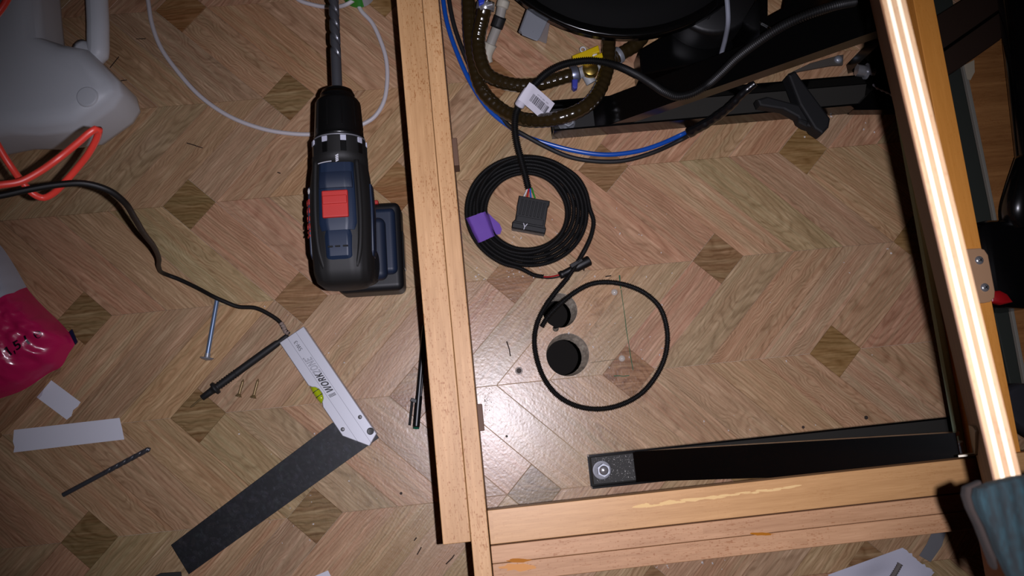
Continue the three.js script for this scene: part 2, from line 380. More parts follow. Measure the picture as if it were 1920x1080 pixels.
// ---------------------------------------------------------------- wooden bench frame
const TOP = 0.28;
{
  const o = thing('storage_bench', 'open wooden storage bench of beech boards standing on the floor', 'bench');
  mesh('side_panel', gridUV(box(-0.0225, -0.0055, 0, TOP, -0.9, 0.42, 0.0009), 'z'), beech, o);
  mesh('side_batten', gridUV(box(-0.0495, -0.0228, TOP - 0.03, TOP, -0.9, 0.1176, 0.0009), 'z', [0.13, 0.4]), beech, o);
  mesh('inner_ledge', gridUV(box(-0.0045, 0.62, TOP - 0.018, TOP, 0.0905, 0.1222, 0.0006), 'x', [0, 0.03]), veneer, o);
  mesh('front_panel', gridUV(box(-0.0045, 0.62, 0, TOP, 0.1235, 0.1398, 0.0007), 'x', [0.3, 0.2]), beechPink, o);
  mesh('front_batten', gridUV(box(-0.0045, 0.62, TOP - 0.035, TOP, 0.1402, 0.1578, 0.0009), 'x', [0.7, 0.11]), beechPink, o);
  const beam = mesh('hinge_beam', gridUV(box(0.510, 0.533, 0.207, 0.27, -0.9, 0.3, 0.001), 'z'), orangeWood, o);
  mesh('green_edge_strip', box(0.5025, 0.5098, 0.2085, 0.2165, -0.62, 0.14, 0.0006), std(0x8fa287, 0.7), beam).userData.label = 'faded green painted edge strip';
  // plastic hinge plate with two pan-head screws
  const pl = prismPx([[1790, 468], [1838, 465], [1846, 468], [1853, 478], [1866, 546], [1865, 558], [1857, 566], [1846, 568], [1805, 570]], 0.2735, 0.0035, 0.001, [], 2);
  const plate = mesh('hinge_plate', pl, std(0xb08a68, 0.5), beam); plate.userData.label = 'beige plastic hinge plate';
  for (const [x, y] of [[1836, 488], [1846.5, 539]]) {
    const p = at(x, y, 0.2735);
    const head = turnedOn(p.clone().setY(0.2732), p.clone().setY(0.28), [[0.0046, 0], [0.0046, 0.0006], [0.0038, 0.0018], [0.0022, 0.0026], [0.00001, 0.0029]], 18);
    const cross = [new THREE.BoxGeometry(0.0042, 0.001, 0.0008), new THREE.BoxGeometry(0.0008, 0.001, 0.0042)].map((g) => { g.rotateY(0.6); g.translate(p.x, 0.2761, p.z); return g; });
    mesh('screw_head', head, chrome, plate);
    mesh('screw_slot', merge(cross), std(0x2a2a2a, 0.5), plate);
  }
  for (const [a, b] of [[[852, 258], [856, 310]], [[903, 757], [906, 808]]]) {
    const p = at(...a, 0.25), q = at(...b, 0.25);
    mesh('cleat', box(-0.0056, 0.0002, 0.225, 0.25, p.z, q.z, 0.001), std(0x5d4230, 0.7), o);
  }
  // torn veneer and glue on the front boards
  const blot = (name, list, y, m, thick = 0.0004) => mesh(name, prism(list, y, thick, 0), m, o);
  const tear = std(0xd9b47a, 0.8), glue = phys(0xa5661e, 0.18, { clearcoat: 0.6, clearcoatRoughness: 0.1 });
  for (let i = 0; i < 26; i++) {
    const t = i / 26 + rr(-0.01, 0.01), c = at(1198 + t * 300, 950 - t * 37 + rr(-3, 2), TOP), L = rr(0.003, 0.011), w = rr(0.0008, 0.0026) * (1 - 0.55 * t), m = 9, a = [];
    for (let q = 0; q < m; q++) { const g = q / m * 6.283; a.push(V(c.x + Math.cos(g) * L * rr(0.7, 1.15), 0, c.z + Math.sin(g) * w * rr(0.6, 1.2))); }
    blot('veneer_chip', a, TOP + 0.0002 + i * 0.00001, tear, 0.0003);
  }
  const blob = (cx, cy, rx, ry, n, h) => { const a = []; for (let q = 0; q < n; q++) { const t = q / n * 6.283, k = rr(0.6, 1.15); a.push(at(cx + Math.cos(t) * rx * k, cy + Math.sin(t) * ry * k, h)); } return a; };
  blot('glue_stain', blob(1428, 1001, 24, 3.2, 16, TOP), TOP + 0.0004, glue, 0.0006);
  blot('glue_stain', blob(972, 1051, 26, 4, 16, TOP), TOP + 0.0004, glue, 0.0006);
  blot('glue_stain', blob(968, 1063, 34, 8, 18, TOP), TOP + 0.0003, phys(0xc98f58, 0.15, { clearcoat: 0.8, clearcoatRoughness: 0.08 }), 0.0004);
  based(o);
}

// ---------------------------------------------------------------- raised plywood lid, leaning in over the bench, its long edge towards the lens
{
  const o = thing('plywood_flap', 'raised plywood bench flap with pale layered edge leaning over the black arms', 'lid');
  const A = at(1653, 0, 0.69), B = at(1866, 900, 0.7), C = at(1750, 510, 0.24);      // two points on the upper edge, one at the hinge
  const run = B.clone().sub(A).normalize(), down = C.clone().sub(A); down.addScaledVector(run, -down.dot(run));
  const L = down.length() + 0.004; down.normalize();
  const up = down.clone().negate(), out = new THREE.Vector3().crossVectors(up, run);   // out: the lid's upper right side
  const LZ = 0.86, mid = A.clone().addScaledVector(run, A.distanceTo(B) + 0.05 - LZ / 2).addScaledVector(down, L);
  const q = new THREE.Matrix4().makeBasis(out, up, run); q.setPosition(mid.x, mid.y, mid.z);
  const ply = [[0, 0.0022, plyDark], [0.0022, 0.0042, plyLight], [0.0042, 0.0066, plyDark], [0.0066, 0.0086, plyLight], [0.0086, 0.0108, plyDark]];
  ply.forEach(([a, b, m], i) => {
    const jut = [0, 0.0002, -0.0001, 0.0003, 0][i];
    const g = gridUV(new RoundedBoxGeometry(b - a - 0.00004, L + jut, LZ, 1, 0.0002), 'z', [i * 0.21, i * 0.3]);
    g.translate((a + b) / 2, L / 2, 0); g.applyMatrix4(q);
    mesh('ply_layer', g, m, o);
  });
  const f = gridUV(new THREE.BoxGeometry(0.0007, L - 0.002, LZ - 0.002), 'z'); f.translate(-0.00035, L / 2 - 0.001, 0); f.applyMatrix4(q);
  mesh('face_veneer', f, plyFace, o).userData.label = 'brown inner face';
  // angle bracket screwed to the inner face near the front end
  const onFace = (px, py) => {                                  // the spot of the inner face that shows there: searched on the face itself
    let best = [1e9], sy = L / 2, sz = 0, wy = L / 2, wz = LZ / 2;
    for (let r = 0; r < 7; r++) {
      for (let i = -12; i <= 12; i++) for (let j = -12; j <= 12; j++) {
        const y = Math.min(L, Math.max(0, sy + wy * i / 12)), z = sz + wz * j / 12, d = V(0, y, z).applyMatrix4(q).sub(camera.position), k = d.dot(Fv);
        const e = Math.hypot(960 + F * d.dot(imgX) / k - px, 540 + F * d.dot(imgY) / k - py);
        if (e < best[0]) best = [e, y, z];
      }
      [, sy, sz] = best; wy /= 3; wz /= 3;
    }
    return new THREE.Vector2(sz, sy);
  };
  const bs = new THREE.Shape([[1803, 801], [1827, 800], [1834, 808], [1838, 851], [1809, 854]].map((p) => onFace(...p))), hc = onFace(1817, 819), hp = new THREE.Path(), hy = onFace(1820, 819).distanceTo(hc) * 1.1;
  hp.absellipse(hc.x, hc.y, 0.003, hy, 0, 6.2832); bs.holes.push(hp);
  const bg = new THREE.ExtrudeGeometry(bs, { depth: 0.0016, bevelEnabled: false }); bg.rotateY(-Math.PI / 2); bg.translate(-0.001, 0, 0); bg.applyMatrix4(q);
  const bm = std(0x8d8676, 0.45, 0.4);
  const bracket = mesh('angle_bracket', bg, bm, o); bracket.userData.label = 'grey steel angle bracket with a hole';
  const f0 = onFace(1809, 854), f1 = onFace(1838, 851);
  const fl = new THREE.BoxGeometry(0.014, f0.distanceTo(f1), 0.0016); fl.rotateX(-Math.atan2(f1.x - f0.x, f1.y - f0.y) * -1); fl.translate(-0.008, (f0.y + f1.y) / 2, (f0.x + f1.x) / 2); fl.applyMatrix4(q);
  mesh('flange', fl, bm, bracket);
  based(o);
}
// Ribbed teal fabric pad hung over the end of the lid.
{
  const o = thing('fabric_pad', 'ribbed teal fabric pad with tan side hung over the plywood lid end', 'pad');
  const outline = [[1838, 917], [1866, 905], [1910, 894], [1990, 884], [2040, 1110], [1915, 1110], [1897, 1078], [1876, 1033], [1860, 992], [1843, 958], [1836, 934]];
  const h = 0.712;
  const sh = outline.map((p) => at(p[0], p[1], h));
  const g = prism(sh, h, 0.009, 0.004, [], 4);
  const ribs = texture(64, 64, (x, y) => { const v = 128 + 120 * Math.sin(x / 64 * Math.PI * 8) * (0.8 + 0.2 * noise(y / 6, x / 9, 3)); return [v, v, v]; }, false);
  ribs.repeat.set(40, 40);
  const weave = texture(128, 128, (x, y) => { const n = noise(x / 2.5, y / 7, 2), m = noise(x / 14, y / 20, 7), k = 0.62 + 0.5 * n + 0.2 * m + (Math.sin(x / 128 * Math.PI * 16) * 0.16); return [CL(26 * k), CL(78 * k), CL(88 * k)]; });
  weave.repeat.set(20, 20);
  mesh('fabric', gridUV(g, 'x'), std(0x6a6a6a, 0.9, 0, { map: weave, bumpMap: ribs, bumpScale: 0.0008, name: 'teal_rib_fabric' }), o);
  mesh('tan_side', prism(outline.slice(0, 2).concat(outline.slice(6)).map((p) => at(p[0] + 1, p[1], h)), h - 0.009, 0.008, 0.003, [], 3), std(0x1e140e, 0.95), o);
  based(o);
}

// ---------------------------------------------------------------- black steel floor channels with rising arms
function channel(z0, z1, x0, x1, o, wall = 0.033) {
  const t = 0.0025;
  const prof = [[z0, wall], [z0, 0.0002], [z1, 0.0002], [z1, wall], [z1 - t, wall], [z1 - t, t], [z0 + t, t], [z0 + t, wall]];
  const s = new THREE.Shape(prof.map(([z, y]) => new THREE.Vector2(z, y)));
  const g = new THREE.ExtrudeGeometry(s, { depth: x1 - x0, bevelEnabled: false });
  g.rotateY(Math.PI / 2); g.scale(1, 1, -1); g.translate(x0, 0, 0);
  const idx = g.index; if (idx) for (let i = 0; i < idx.count; i += 3) { const a = idx.getX(i); idx.setX(i, idx.getX(i + 2)); idx.setX(i + 2, a); }
  else for (const k of ['position', 'normal', 'uv']) { const a = g.attributes[k], n = a.itemSize, r = a.array; for (let i = 0; i < a.count; i += 3) for (let c = 0; c < n; c++) { const q = r[i * n + c]; r[i * n + c] = r[(i + 2) * n + c]; r[(i + 2) * n + c] = q; } }
  g.deleteAttribute('normal'); g.computeVertexNormals();
  mesh('channel', g, blackSteel, o);
  const back = gridUV(box(x0 + 0.002, x1 - 0.002, t, t + 0.0006, z0 + t + 0.0005, z1 - t - 0.0005, 0.0002), 'x');
  return mesh('dusty_bottom', back, std(0x26241f, 0.9), o);
}
function arm(a, b, w, deep, o) {
  const d = b.clone().sub(a), L = d.length(); d.normalize();
  const t = 0.003, s = new THREE.Shape();
  const pr = [[-w / 2, 0], [-w / 2, deep], [w / 2, deep], [w / 2, 0], [w / 2 - t, 0], [w / 2 - t, deep - t], [-w / 2 + t, deep - t], [-w / 2 + t, 0]];
  pr.forEach(([x, y], i) => i ? s.lineTo(x, y) : s.moveTo(x, y));
  const g = new THREE.ExtrudeGeometry(s, { depth: L, bevelEnabled: true, bevelSize: 0.0005, bevelThickness: 0.0005, bevelSegments: 1 });
  const side = V(0, 0, 1), upv = new THREE.Vector3().crossVectors(d, side).multiplyScalar(-1);
  const q = new THREE.Matrix4().makeBasis(new THREE.Vector3().crossVectors(upv, d), upv, d); q.setPosition(a.x, a.y, a.z);
  g.applyMatrix4(q);
  return mesh('arm', g, blackSteel, o);
}
function floorBolt(p, o, y) {
  mesh('washer', turnedOn(V(p.x, y, p.z), V(p.x, y + 1, p.z), [[0.00001, 0], [0.0125, 0], [0.0125, 0.0012], [0.0115, 0.0018], [0.0085, 0.0014], [0.00001, 0.0014]], 28), std(0x6d6e72, 0.45, 0.5), o);
  const n = new THREE.CylinderGeometry(0.0085, 0.0088, 0.006, 6); n.translate(p.x + 0.0015, y + 0.005, p.z);
  const c = turnedOn(V(p.x + 0.0015, y + 0.008, p.z), V(p.x + 0.0015, y + 1, p.z), [[0.006, 0], [0.006, 0.001], [0.0045, 0.003], [0.00001, 0.0034]], 20);
  const bolt = mesh('bolt_head', n, zinc, o); mesh('bolt_end', c, chrome, bolt);
}
{
  const o = thing('support_arm', 'black steel arm rising from a dusty floor channel along the front board', 'support arm');
  channel(0.0645, 0.1075, 0.1305, 0.66, o, 0.02);
  mesh('pivot_plate', box(0.134, 0.206, 0.0031, 0.0085, 0.0685, 0.1035, 0.001), std(0x33322f, 0.7), o);
  floorBolt(V(0.1465, 0, 0.086), o, 0.0085);
  arm(V(0.2, 0.004, 0.0855), V(0.487, 0.246, 0.0855), 0.0375, 0.018, o);
  based(o);
}
{
  const o = thing('support_arm', 'black steel arm rising from its floor channel under the corrugated conduit', 'support arm');
  channel(-0.411, -0.3675, 0.1315, 0.66, o, 0.033);
  mesh('pivot_plate', box(0.135, 0.205, 0.0031, 0.012, -0.407, -0.3715, 0.001), std(0x1f1e1c, 0.7), o);
  floorBolt(V(0.1525, 0, -0.385), o, 0.0125);
  arm(V(0.204, 0.004, -0.389), V(0.487, 0.253, -0.389), 0.0385, 0.02, o);
  based(o);
}
// wedge-shaped black plastic catch on the floor channel
{
  const catchMat = std(0x08090b, 0.7), o = thing('plastic_catch', 'black plastic two-legged catch hooked over the floor channel edge', 'catch');
  mesh('long_leg', prismPx([[1478, 140], [1492, 132], [1506, 152], [1558, 222], [1555, 238], [1543, 251], [1528, 241], [1500, 196]], 0.062, 0.024, 0.003, [], 2), catchMat, o);
  mesh('cross_leg', prismPx([[1420, 186], [1440, 180], [1500, 196], [1527, 214], [1528, 241], [1512, 236], [1500, 228], [1496, 219], [1470, 205], [1425, 198]], 0.056, 0.018, 0.003, [], 2), catchMat, o);
  mesh('tab', prismPx([[1497, 220], [1516, 226], [1514, 237], [1498, 229]], 0.06, 0.012, 0.002), catchMat, o);
  based(o);
}
// loose wood screw lying on the arm
{
  const o = thing('wood_screw', 'short silver wood screw lying on the upper end of the black arm', 'screw');
  screwInto(o, at(1797, 829, 0.232), at(1806, 858, 0.229), 0.0028, 0.0042, zinc);
  based(o);
}
function screwInto(o, head, tip, r, rh, mat) {
  const L = head.distanceTo(tip);
  mesh('head', turnedOn(head, tip, [[0.00001, 0], [rh, 0], [rh, 0.0006], [r, rh * 0.9], [r * 0.8, rh]], 18), mat, o);
  const curve = head.clone().lerp(tip, rh / L * 0.8);
  const len = curve.distanceTo(tip), turns = Math.max(6, Math.round(len / 0.0021));
  const prof = []; for (let i = 0; i <= turns; i++) { const t = i / turns * len, k = t > len * 0.82 ? Math.max(0.08, 1 - (t - len * 0.82) / (len * 0.18)) : 1; prof.push([r * 0.68 * k, t]); if (i < turns) prof.push([r * k, t + len / turns * 0.5]); }
  mesh('thread', turnedOn(curve, tip, prof, 14), mat, o);
}

// ---------------------------------------------------------------- boiler and other black parts at the back of the bench
{
  const c = at(1165, -205, 0.12), R = c.distanceTo(at(1127, 62, 0.12));
  const o = thing('boiler', 'round black enamelled tank with a flat rim at the back of the bench', 'tank');
  mesh('tank', turnedOn(V(c.x, 0.099, c.z), V(c.x, 1, c.z), [[0.00001, 0.036], [R * 0.4, 0.034], [R * 0.8, 0.026], [R * 0.95, 0.014], [R * 0.955, 0], [0.00001, 0]], 64), phys(0x040404, 0.8, { specularIntensity: 0.35 }), o);
  mesh('rim', turnedOn(V(c.x, 0.1, c.z), V(c.x, 1, c.z), [[R * 0.94, 0], [R, 0.002], [R, 0.012], [R * 0.985, 0.016], [R * 0.94, 0.014]], 64), blackSteel, o);
  for (let k = 0; k < 3; k++) { const a = 0.4 + k * 2.1; mesh('foot', rod(V(c.x + Math.cos(a) * R * 0.7, 0.0005, c.z + Math.sin(a) * R * 0.7), V(c.x + Math.cos(a) * R * 0.7, 0.1, c.z + Math.sin(a) * R * 0.7), 0.012), blackSteel, o); }
  based(o);
  const b = thing('tank_strap', 'galvanised steel strap end with an oval slot beside the round tank', 'bracket');
  const hp = new THREE.Path(), hc = at(996, 58, 0.1); hp.absellipse(hc.x, hc.z, 0.0024, 0.0042, 0, 6.3, false, 0.3);
  mesh('strap', prismPx([[996, 12], [1033, 25], [1013, 70], [1008, 76], [1003, 75], [979, 65], [977, 60]], 0.1, 0.0022, 0.0006, [hp]), zinc, b);
  mesh('folded_edge', rod(at(995, 12, 0.097), at(977, 61, 0.097), 0.0035), zinc, b);
  mesh('upright', prismPx([[998, 4], [1035, 18], [1036, 15], [999, 1]], 0.099, 0.098, 0.0003), zinc, b);
  based(b);
}
{
  const o = thing('pump_housing', 'black pump housing with a mounting foot beside the round tank', 'pump');
  const c = at(1345, -32, 0.11), R = c.distanceTo(at(1418, 16, 0.11));
  mesh('body', turnedOn(V(c.x, 0.001, c.z), V(c.x, 1, c.z), [[0.00001, 0], [R, 0], [R, 0.082], [R * 0.92, 0.092], [R * 0.3, 0.095], [0.00001, 0.095]], 48), blackPlastic, o);
  mesh('foot_plate', prismPx([[1199, 93], [1266, 54], [1300, 42], [1376, 44], [1421, 67], [1342, 113], [1202, 140]], 0.045, 0.045, 0.002), blackSteel, o);
  mesh('nozzle', rod(at(1322, 30, 0.092), at(1326, 70, 0.05), 0.007), blackPlastic, o);
  based(o);
  const cb = thing('signal_cable', 'thin grey cable running down over the black pump housing', 'cable');
  mesh('sheath', sweep(pts([[1360, -30, 0.13], [1364, 10, 0.125], [1365, 40, 0.115], [1360, 72, 0.08], [1353, 100, 0.05], [1351, 110, 0.0475]]), 0.0032, { step: 0.004 }), std(0x8b8f9b, 0.6), cb);
  based(cb);
}
{ // slotted plate at the back corner
  const o = thing('slotted_plate', 'black steel plate with slanted ventilation slots behind the rising arm', 'plate');
  const slots = [[1531, 35], [1547, 31], [1567, 27], [1586, 21]].map(([x, y]) => { const p = at(x, y, 0.16), q = new THREE.Path(); q.absellipse(p.x, p.z, 0.0018, 0.0062, 0, 6.3, false, 0.72); return q; });
  mesh('plate', prismPx([[1425, 40], [1470, 15], [1480, -40], [1680, -40], [1665, 52], [1560, 62], [1490, 75]], 0.16, 0.003, 0.0004, slots), blackSteel, o);
  mesh('web', prismPx([[1425, -10], [1440, -10], [1440, 62], [1425, 66]], 0.157, 0.156, 0.001), blackSteel, o);
  based(o);
}
{ // dark corner plates under the lid
  const o = thing('corner_gusset', 'black steel corner gusset under the leaning plywood lid', 'gusset');
  mesh('base', prismPx([[1634, 170], [1650, 62], [1720, 40], [1760, 180], [1700, 205], [1600, 206]], 0.042, 0.02, 0.001), blackSteel, o);
  mesh('upright', prismPx([[1648, 62], [1720, 40], [1726, 62], [1652, 80]], 0.1, 0.0985, 0.001), blackSteel, o);
  based(o);
  const n = thing('hex_bolt', 'shiny zinc bolt with a nut poking out of the corner gusset', 'bolt');
  const a = at(1606, 131, 0.05), b = at(1640, 136, 0.05);
  mesh('shank', rod(a.clone().lerp(b, 0.5), b, 0.0045), zinc, n);
  mesh('head', rod(a, a.clone().lerp(b, 0.5), 0.0085, 0.0085, 6), chrome, n);
  mesh('washer', rod(a.clone().lerp(b, 0.5), a.clone().lerp(b, 0.6), 0.011), zinc, n);
  based(n);
  const m = thing('floor_bracket', 'dusty dark floor bracket holding a round bolt head near the gusset', 'bracket');
  mesh('plate', prismPx([[1478, 138], [1520, 118], [1570, 104], [1582, 102], [1581, 121], [1560, 122], [1505, 132]], 0.006, 0.0055, 0.0008), std(0x4b453d, 0.8), m);
  const p = at(1571.5, 112, 0.006);
  mesh('bolt_head', turnedOn(p, V(p.x, 1, p.z), [[0.0058, 0], [0.0056, 0.003], [0.003, 0.0046], [0.00001, 0.005]], 20), zinc, m);
  based(m);
  const w = thing('white_thread', 'frayed white thread hanging across the black corner gusset', 'thread');
  mesh('strand', sweep(pts([[1637, 158, 0.048], [1642, 164, 0.05], [1650, 168, 0.05], [1664, 174, 0.052], [1680, 182, 0.054], [1697, 186, 0.056]]), (s) => 0.0011 + 0.0005 * Math.sin(s * 900), { step: 0.001, sides: 6 }), std(0xb6b3c4, 0.9), w);
  based(w);
}

// ---------------------------------------------------------------- hoses
const hoseMat = phys(0x2c2211, 0.2, { clearcoat: 0.7, clearcoatRoughness: 0.12 });
const hoseR = (r) => (s) => r + 0.0003 * Math.cos(s / 0.0088 * Math.PI * 2);
function hose(name, label, list, r) {
  const o = thing(name, label, 'hose');
  mesh('tube', sweep(pts(list), hoseR(r), { step: 0.0016, sides: 20 }), hoseMat, o);
  return o;
}
{
  based(hose('ribbed_hose', 'long olive-brown ribbed hose bent in a wide loop over the channel end', [[872, -40, 0.03], [878, 0, 0.026], [880, 56, 0.02], [887, 111, 0.016], [903, 167, 0.0125], [937, 203, 0.0125], [975, 222, 0.02], [1014, 226, 0.036], [1056, 219, 0.049], [1098, 200, 0.05], [1125, 167, 0.04], [1139, 125, 0.032], [1141, 83, 0.03], [1139, 55, 0.03], [1137, 20, 0.03]], 0.0098));
  const b = hose('ribbed_hose', 'brown ribbed hose running from silver clamp to the blue-grey clamp', [[915, 0, 0.06], [909, 17, 0.055], [903, 42, 0.045], [897, 75, 0.036], [901, 111, 0.0333], [914, 139, 0.03], [939, 153, 0.022], [975, 160, 0.016], [1014, 157, 0.015], [1050, 147, 0.017], [1067, 142, 0.018], [1085, 138, 0.018]], 0.0098);
  based(b);
  based(hose('ribbed_hose', 'short brown ribbed hose between the valve fitting and the tank', [[1140, 116, 0.016], [1152, 107, 0.014], [1170, 98, 0.013], [1189, 86, 0.0125], [1206, 68, 0.0125], [1214, 50, 0.014], [1220, 20, 0.02]], 0.0098));
  // clamps
  const cl = thing('hose_clamp', 'blue-grey worm-drive clamp round the brown hose beside the valve', 'hose clamp');
  const p = at(1077, 140, 0.018), q = at(1067, 142, 0.018), d = p.clone().sub(q).normalize();
  mesh('band', turnedOn(p.clone().addScaledVector(d, -0.0045), p.clone().addScaledVector(d, 1), [[0.0106, 0], [0.0122, 0], [0.0122, 0.009], [0.0106, 0.009]], 28), std(0x8a90a6, 0.35, 0.8), cl);
  mesh('screw_housing', prismPx([[1073, 148], [1084, 148], [1083, 164], [1077, 167], [1073, 162]], 0.026, 0.012, 0.002, [], 2), std(0x3a42a0, 0.45), cl).userData.label = 'blue screw housing';
  based(cl);
  const c2 = thing('hose_clamp', 'silver clamp with blue grip at the upper end of the hose', 'hose clamp');
  const p2 = at(911, 6, 0.058), q2 = at(909, 20, 0.055), d2 = q2.clone().sub(p2).normalize();
  mesh('band', turnedOn(p2, q2, [[0.0106, 0], [0.0125, 0], [0.0125, 0.009], [0.0106, 0.009]], 28), chrome, c2);
  mesh('screw', rod(at(900, 14, 0.062), at(924, 8, 0.066), 0.0042), chrome, c2);
  mesh('grip', prismPx([[896, -6], [910, -6], [908, 6], [898, 9]], 0.07, 0.01, 0.002, [], 2), std(0x2b45c8, 0.4), c2).userData.label = 'blue plastic grip';
  based(c2);
  const c3 = thing('hose_clamp', 'narrow silver clamp on the short brown hose', 'hose clamp');
  const p3 = at(1156, 106, 0.014), q3 = at(1166, 100, 0.0135);
  mesh('band', turnedOn(p3, q3, [[0.0106, 0], [0.0118, 0], [0.0118, 0.006], [0.0106, 0.006]], 28), zinc, c3);
  based(c3);
  // drain valve between them with the yellow lever
  const v = thing('drain_valve', 'grey drain valve with yellow plastic lever and brass cap', 'valve');
  mesh('body', sweep(pts([[1082, 139, 0.018], [1100, 132, 0.018], [1120, 124, 0.018], [1148, 112, 0.016]]), 0.0078, { step: 0.004, sides: 16 }), std(0x9a9c9e, 0.5), v);
  mesh('side_outlet', rod(at(1096, 132, 0.016), at(1109, 156, 0.012), 0.0075), std(0xa3a6a8, 0.5), v);
  const cap = at(1108, 127, 0.03);
  mesh('brass_cap', turnedOn(V(cap.x, 0.016, cap.z), V(cap.x, 1, cap.z), [[0.011, 0], [0.0112, 0.01], [0.009, 0.013], [0.00001, 0.0138]], 24), std(0xa98f4a, 0.3, 0.95), v);
  const lev = mesh('lever', prismPx([[1073, 104], [1103, 92], [1122, 84], [1125, 97], [1112, 101], [1110, 106], [1129, 98], [1131, 106], [1122, 113], [1100, 117], [1076, 114]], 0.04, 0.012, 0.0015, [], 2), std(0xd1b000, 0.45), v); lev.userData.label = 'yellow plastic lever';
  const pin = at(1114, 101, 0.036); mesh('pivot_pin', turnedOn(pin, V(pin.x, 1, pin.z), [[0.0042, 0], [0.004, 0.001], [0.00001, 0.0022]], 16), whitePlastic, lev);
  const ring = new THREE.TorusGeometry(0.0035, 0.0012, 10, 20); ring.rotateX(Math.PI / 2); const rp = at(1093, 93, 0.03); ring.translate(rp.x, rp.y, rp.z); mesh('eyelet', ring, whitePlastic, v);
  based(v);
  const w = thing('water_pipe', 'pale plastic pipe with black clip band ending in a cream elbow', 'pipe');
  mesh('pipe', sweep(pts([[946, -20, 0.05], [942, 8, 0.045], [934, 45, 0.032], [923, 74, 0.02], [917, 92, 0.014]]), 0.0068, { step: 0.004, sides: 18 }), std(0x9a958c, 0.5), w);
  mesh('clip_band', sweep(pts([[938.5, 31, 0.0385], [931, 52, 0.0305]]), 0.0085, { step: 0.003, sides: 18 }), rubber, w);
  mesh('elbow', sweep(pts([[920, 82, 0.017], [916, 92, 0.0135], [913.5, 102, 0.0105], [914, 112, 0.0085], [917, 119, 0.0065]]), (s, L) => 0.0095 - 0.0035 * (s / L), { step: 0.002, sides: 18 }), creamFitting, w);
  mesh('collar', sweep(pts([[945, 0, 0.047], [941, 15, 0.043]]), 0.0085, { step: 0.003, sides: 18 }), creamFitting, w);
  based(w);
}
{ // blue and black pair
  const o = thing('blue_hose', 'thin bright blue water hose sweeping past the brown hose loop', 'hose');
  mesh('tube', sweep(pts([[828, -30], [831, 0], [838, 42], [856, 97], [884, 158], [917, 206], [953, 236], [987, 256], [1021, 268], [1078, 283], [1136, 290], [1193, 284], [1236, 271], [1279, 252], [1296, 244, 0.02], [1312, 236, 0.031]], 0.0035), 0.0033, { step: 0.003, sides: 12 }), phys(0x1550b0, 0.3, { clearcoat: 0.3 }), o);
  based(o);
  const b = thing('black_hose', 'thin black hose running alongside the bright blue hose', 'hose');
  mesh('tube', sweep(pts([[838, -30], [842, 0], [850, 42], [866, 90], [893, 150], [924, 200], [957, 238, 0.006], [981, 252, 0.0085], [1021, 274, 0.005], [1064, 293], [1107, 301.5], [1164, 302], [1222, 287], [1279, 261], [1298, 250, 0.02], [1312, 241, 0.03]], 0.0035), 0.0032, { step: 0.003, sides: 12 }), rubber, b);
  based(b);
  const t = thing('tape_wrap', 'creased black tape wrapped round the blue and black hoses', 'tape');
  mesh('tape', sweep(pts([[1292, 249, 0.018], [1312, 238, 0.032], [1333, 226, 0.045], [1367, 201, 0.07], [1394, 174, 0.09], [1416, 156, 0.1]]), (s, L) => (0.0076 - 0.003 * s / L) + 0.0004 * Math.sin(s * 420) * Math.sin(s * 170), { step: 0.0012, sides: 16 }), phys(0x111113, 0.25, { clearcoat: 0.5 }), t);
  based(t);
}

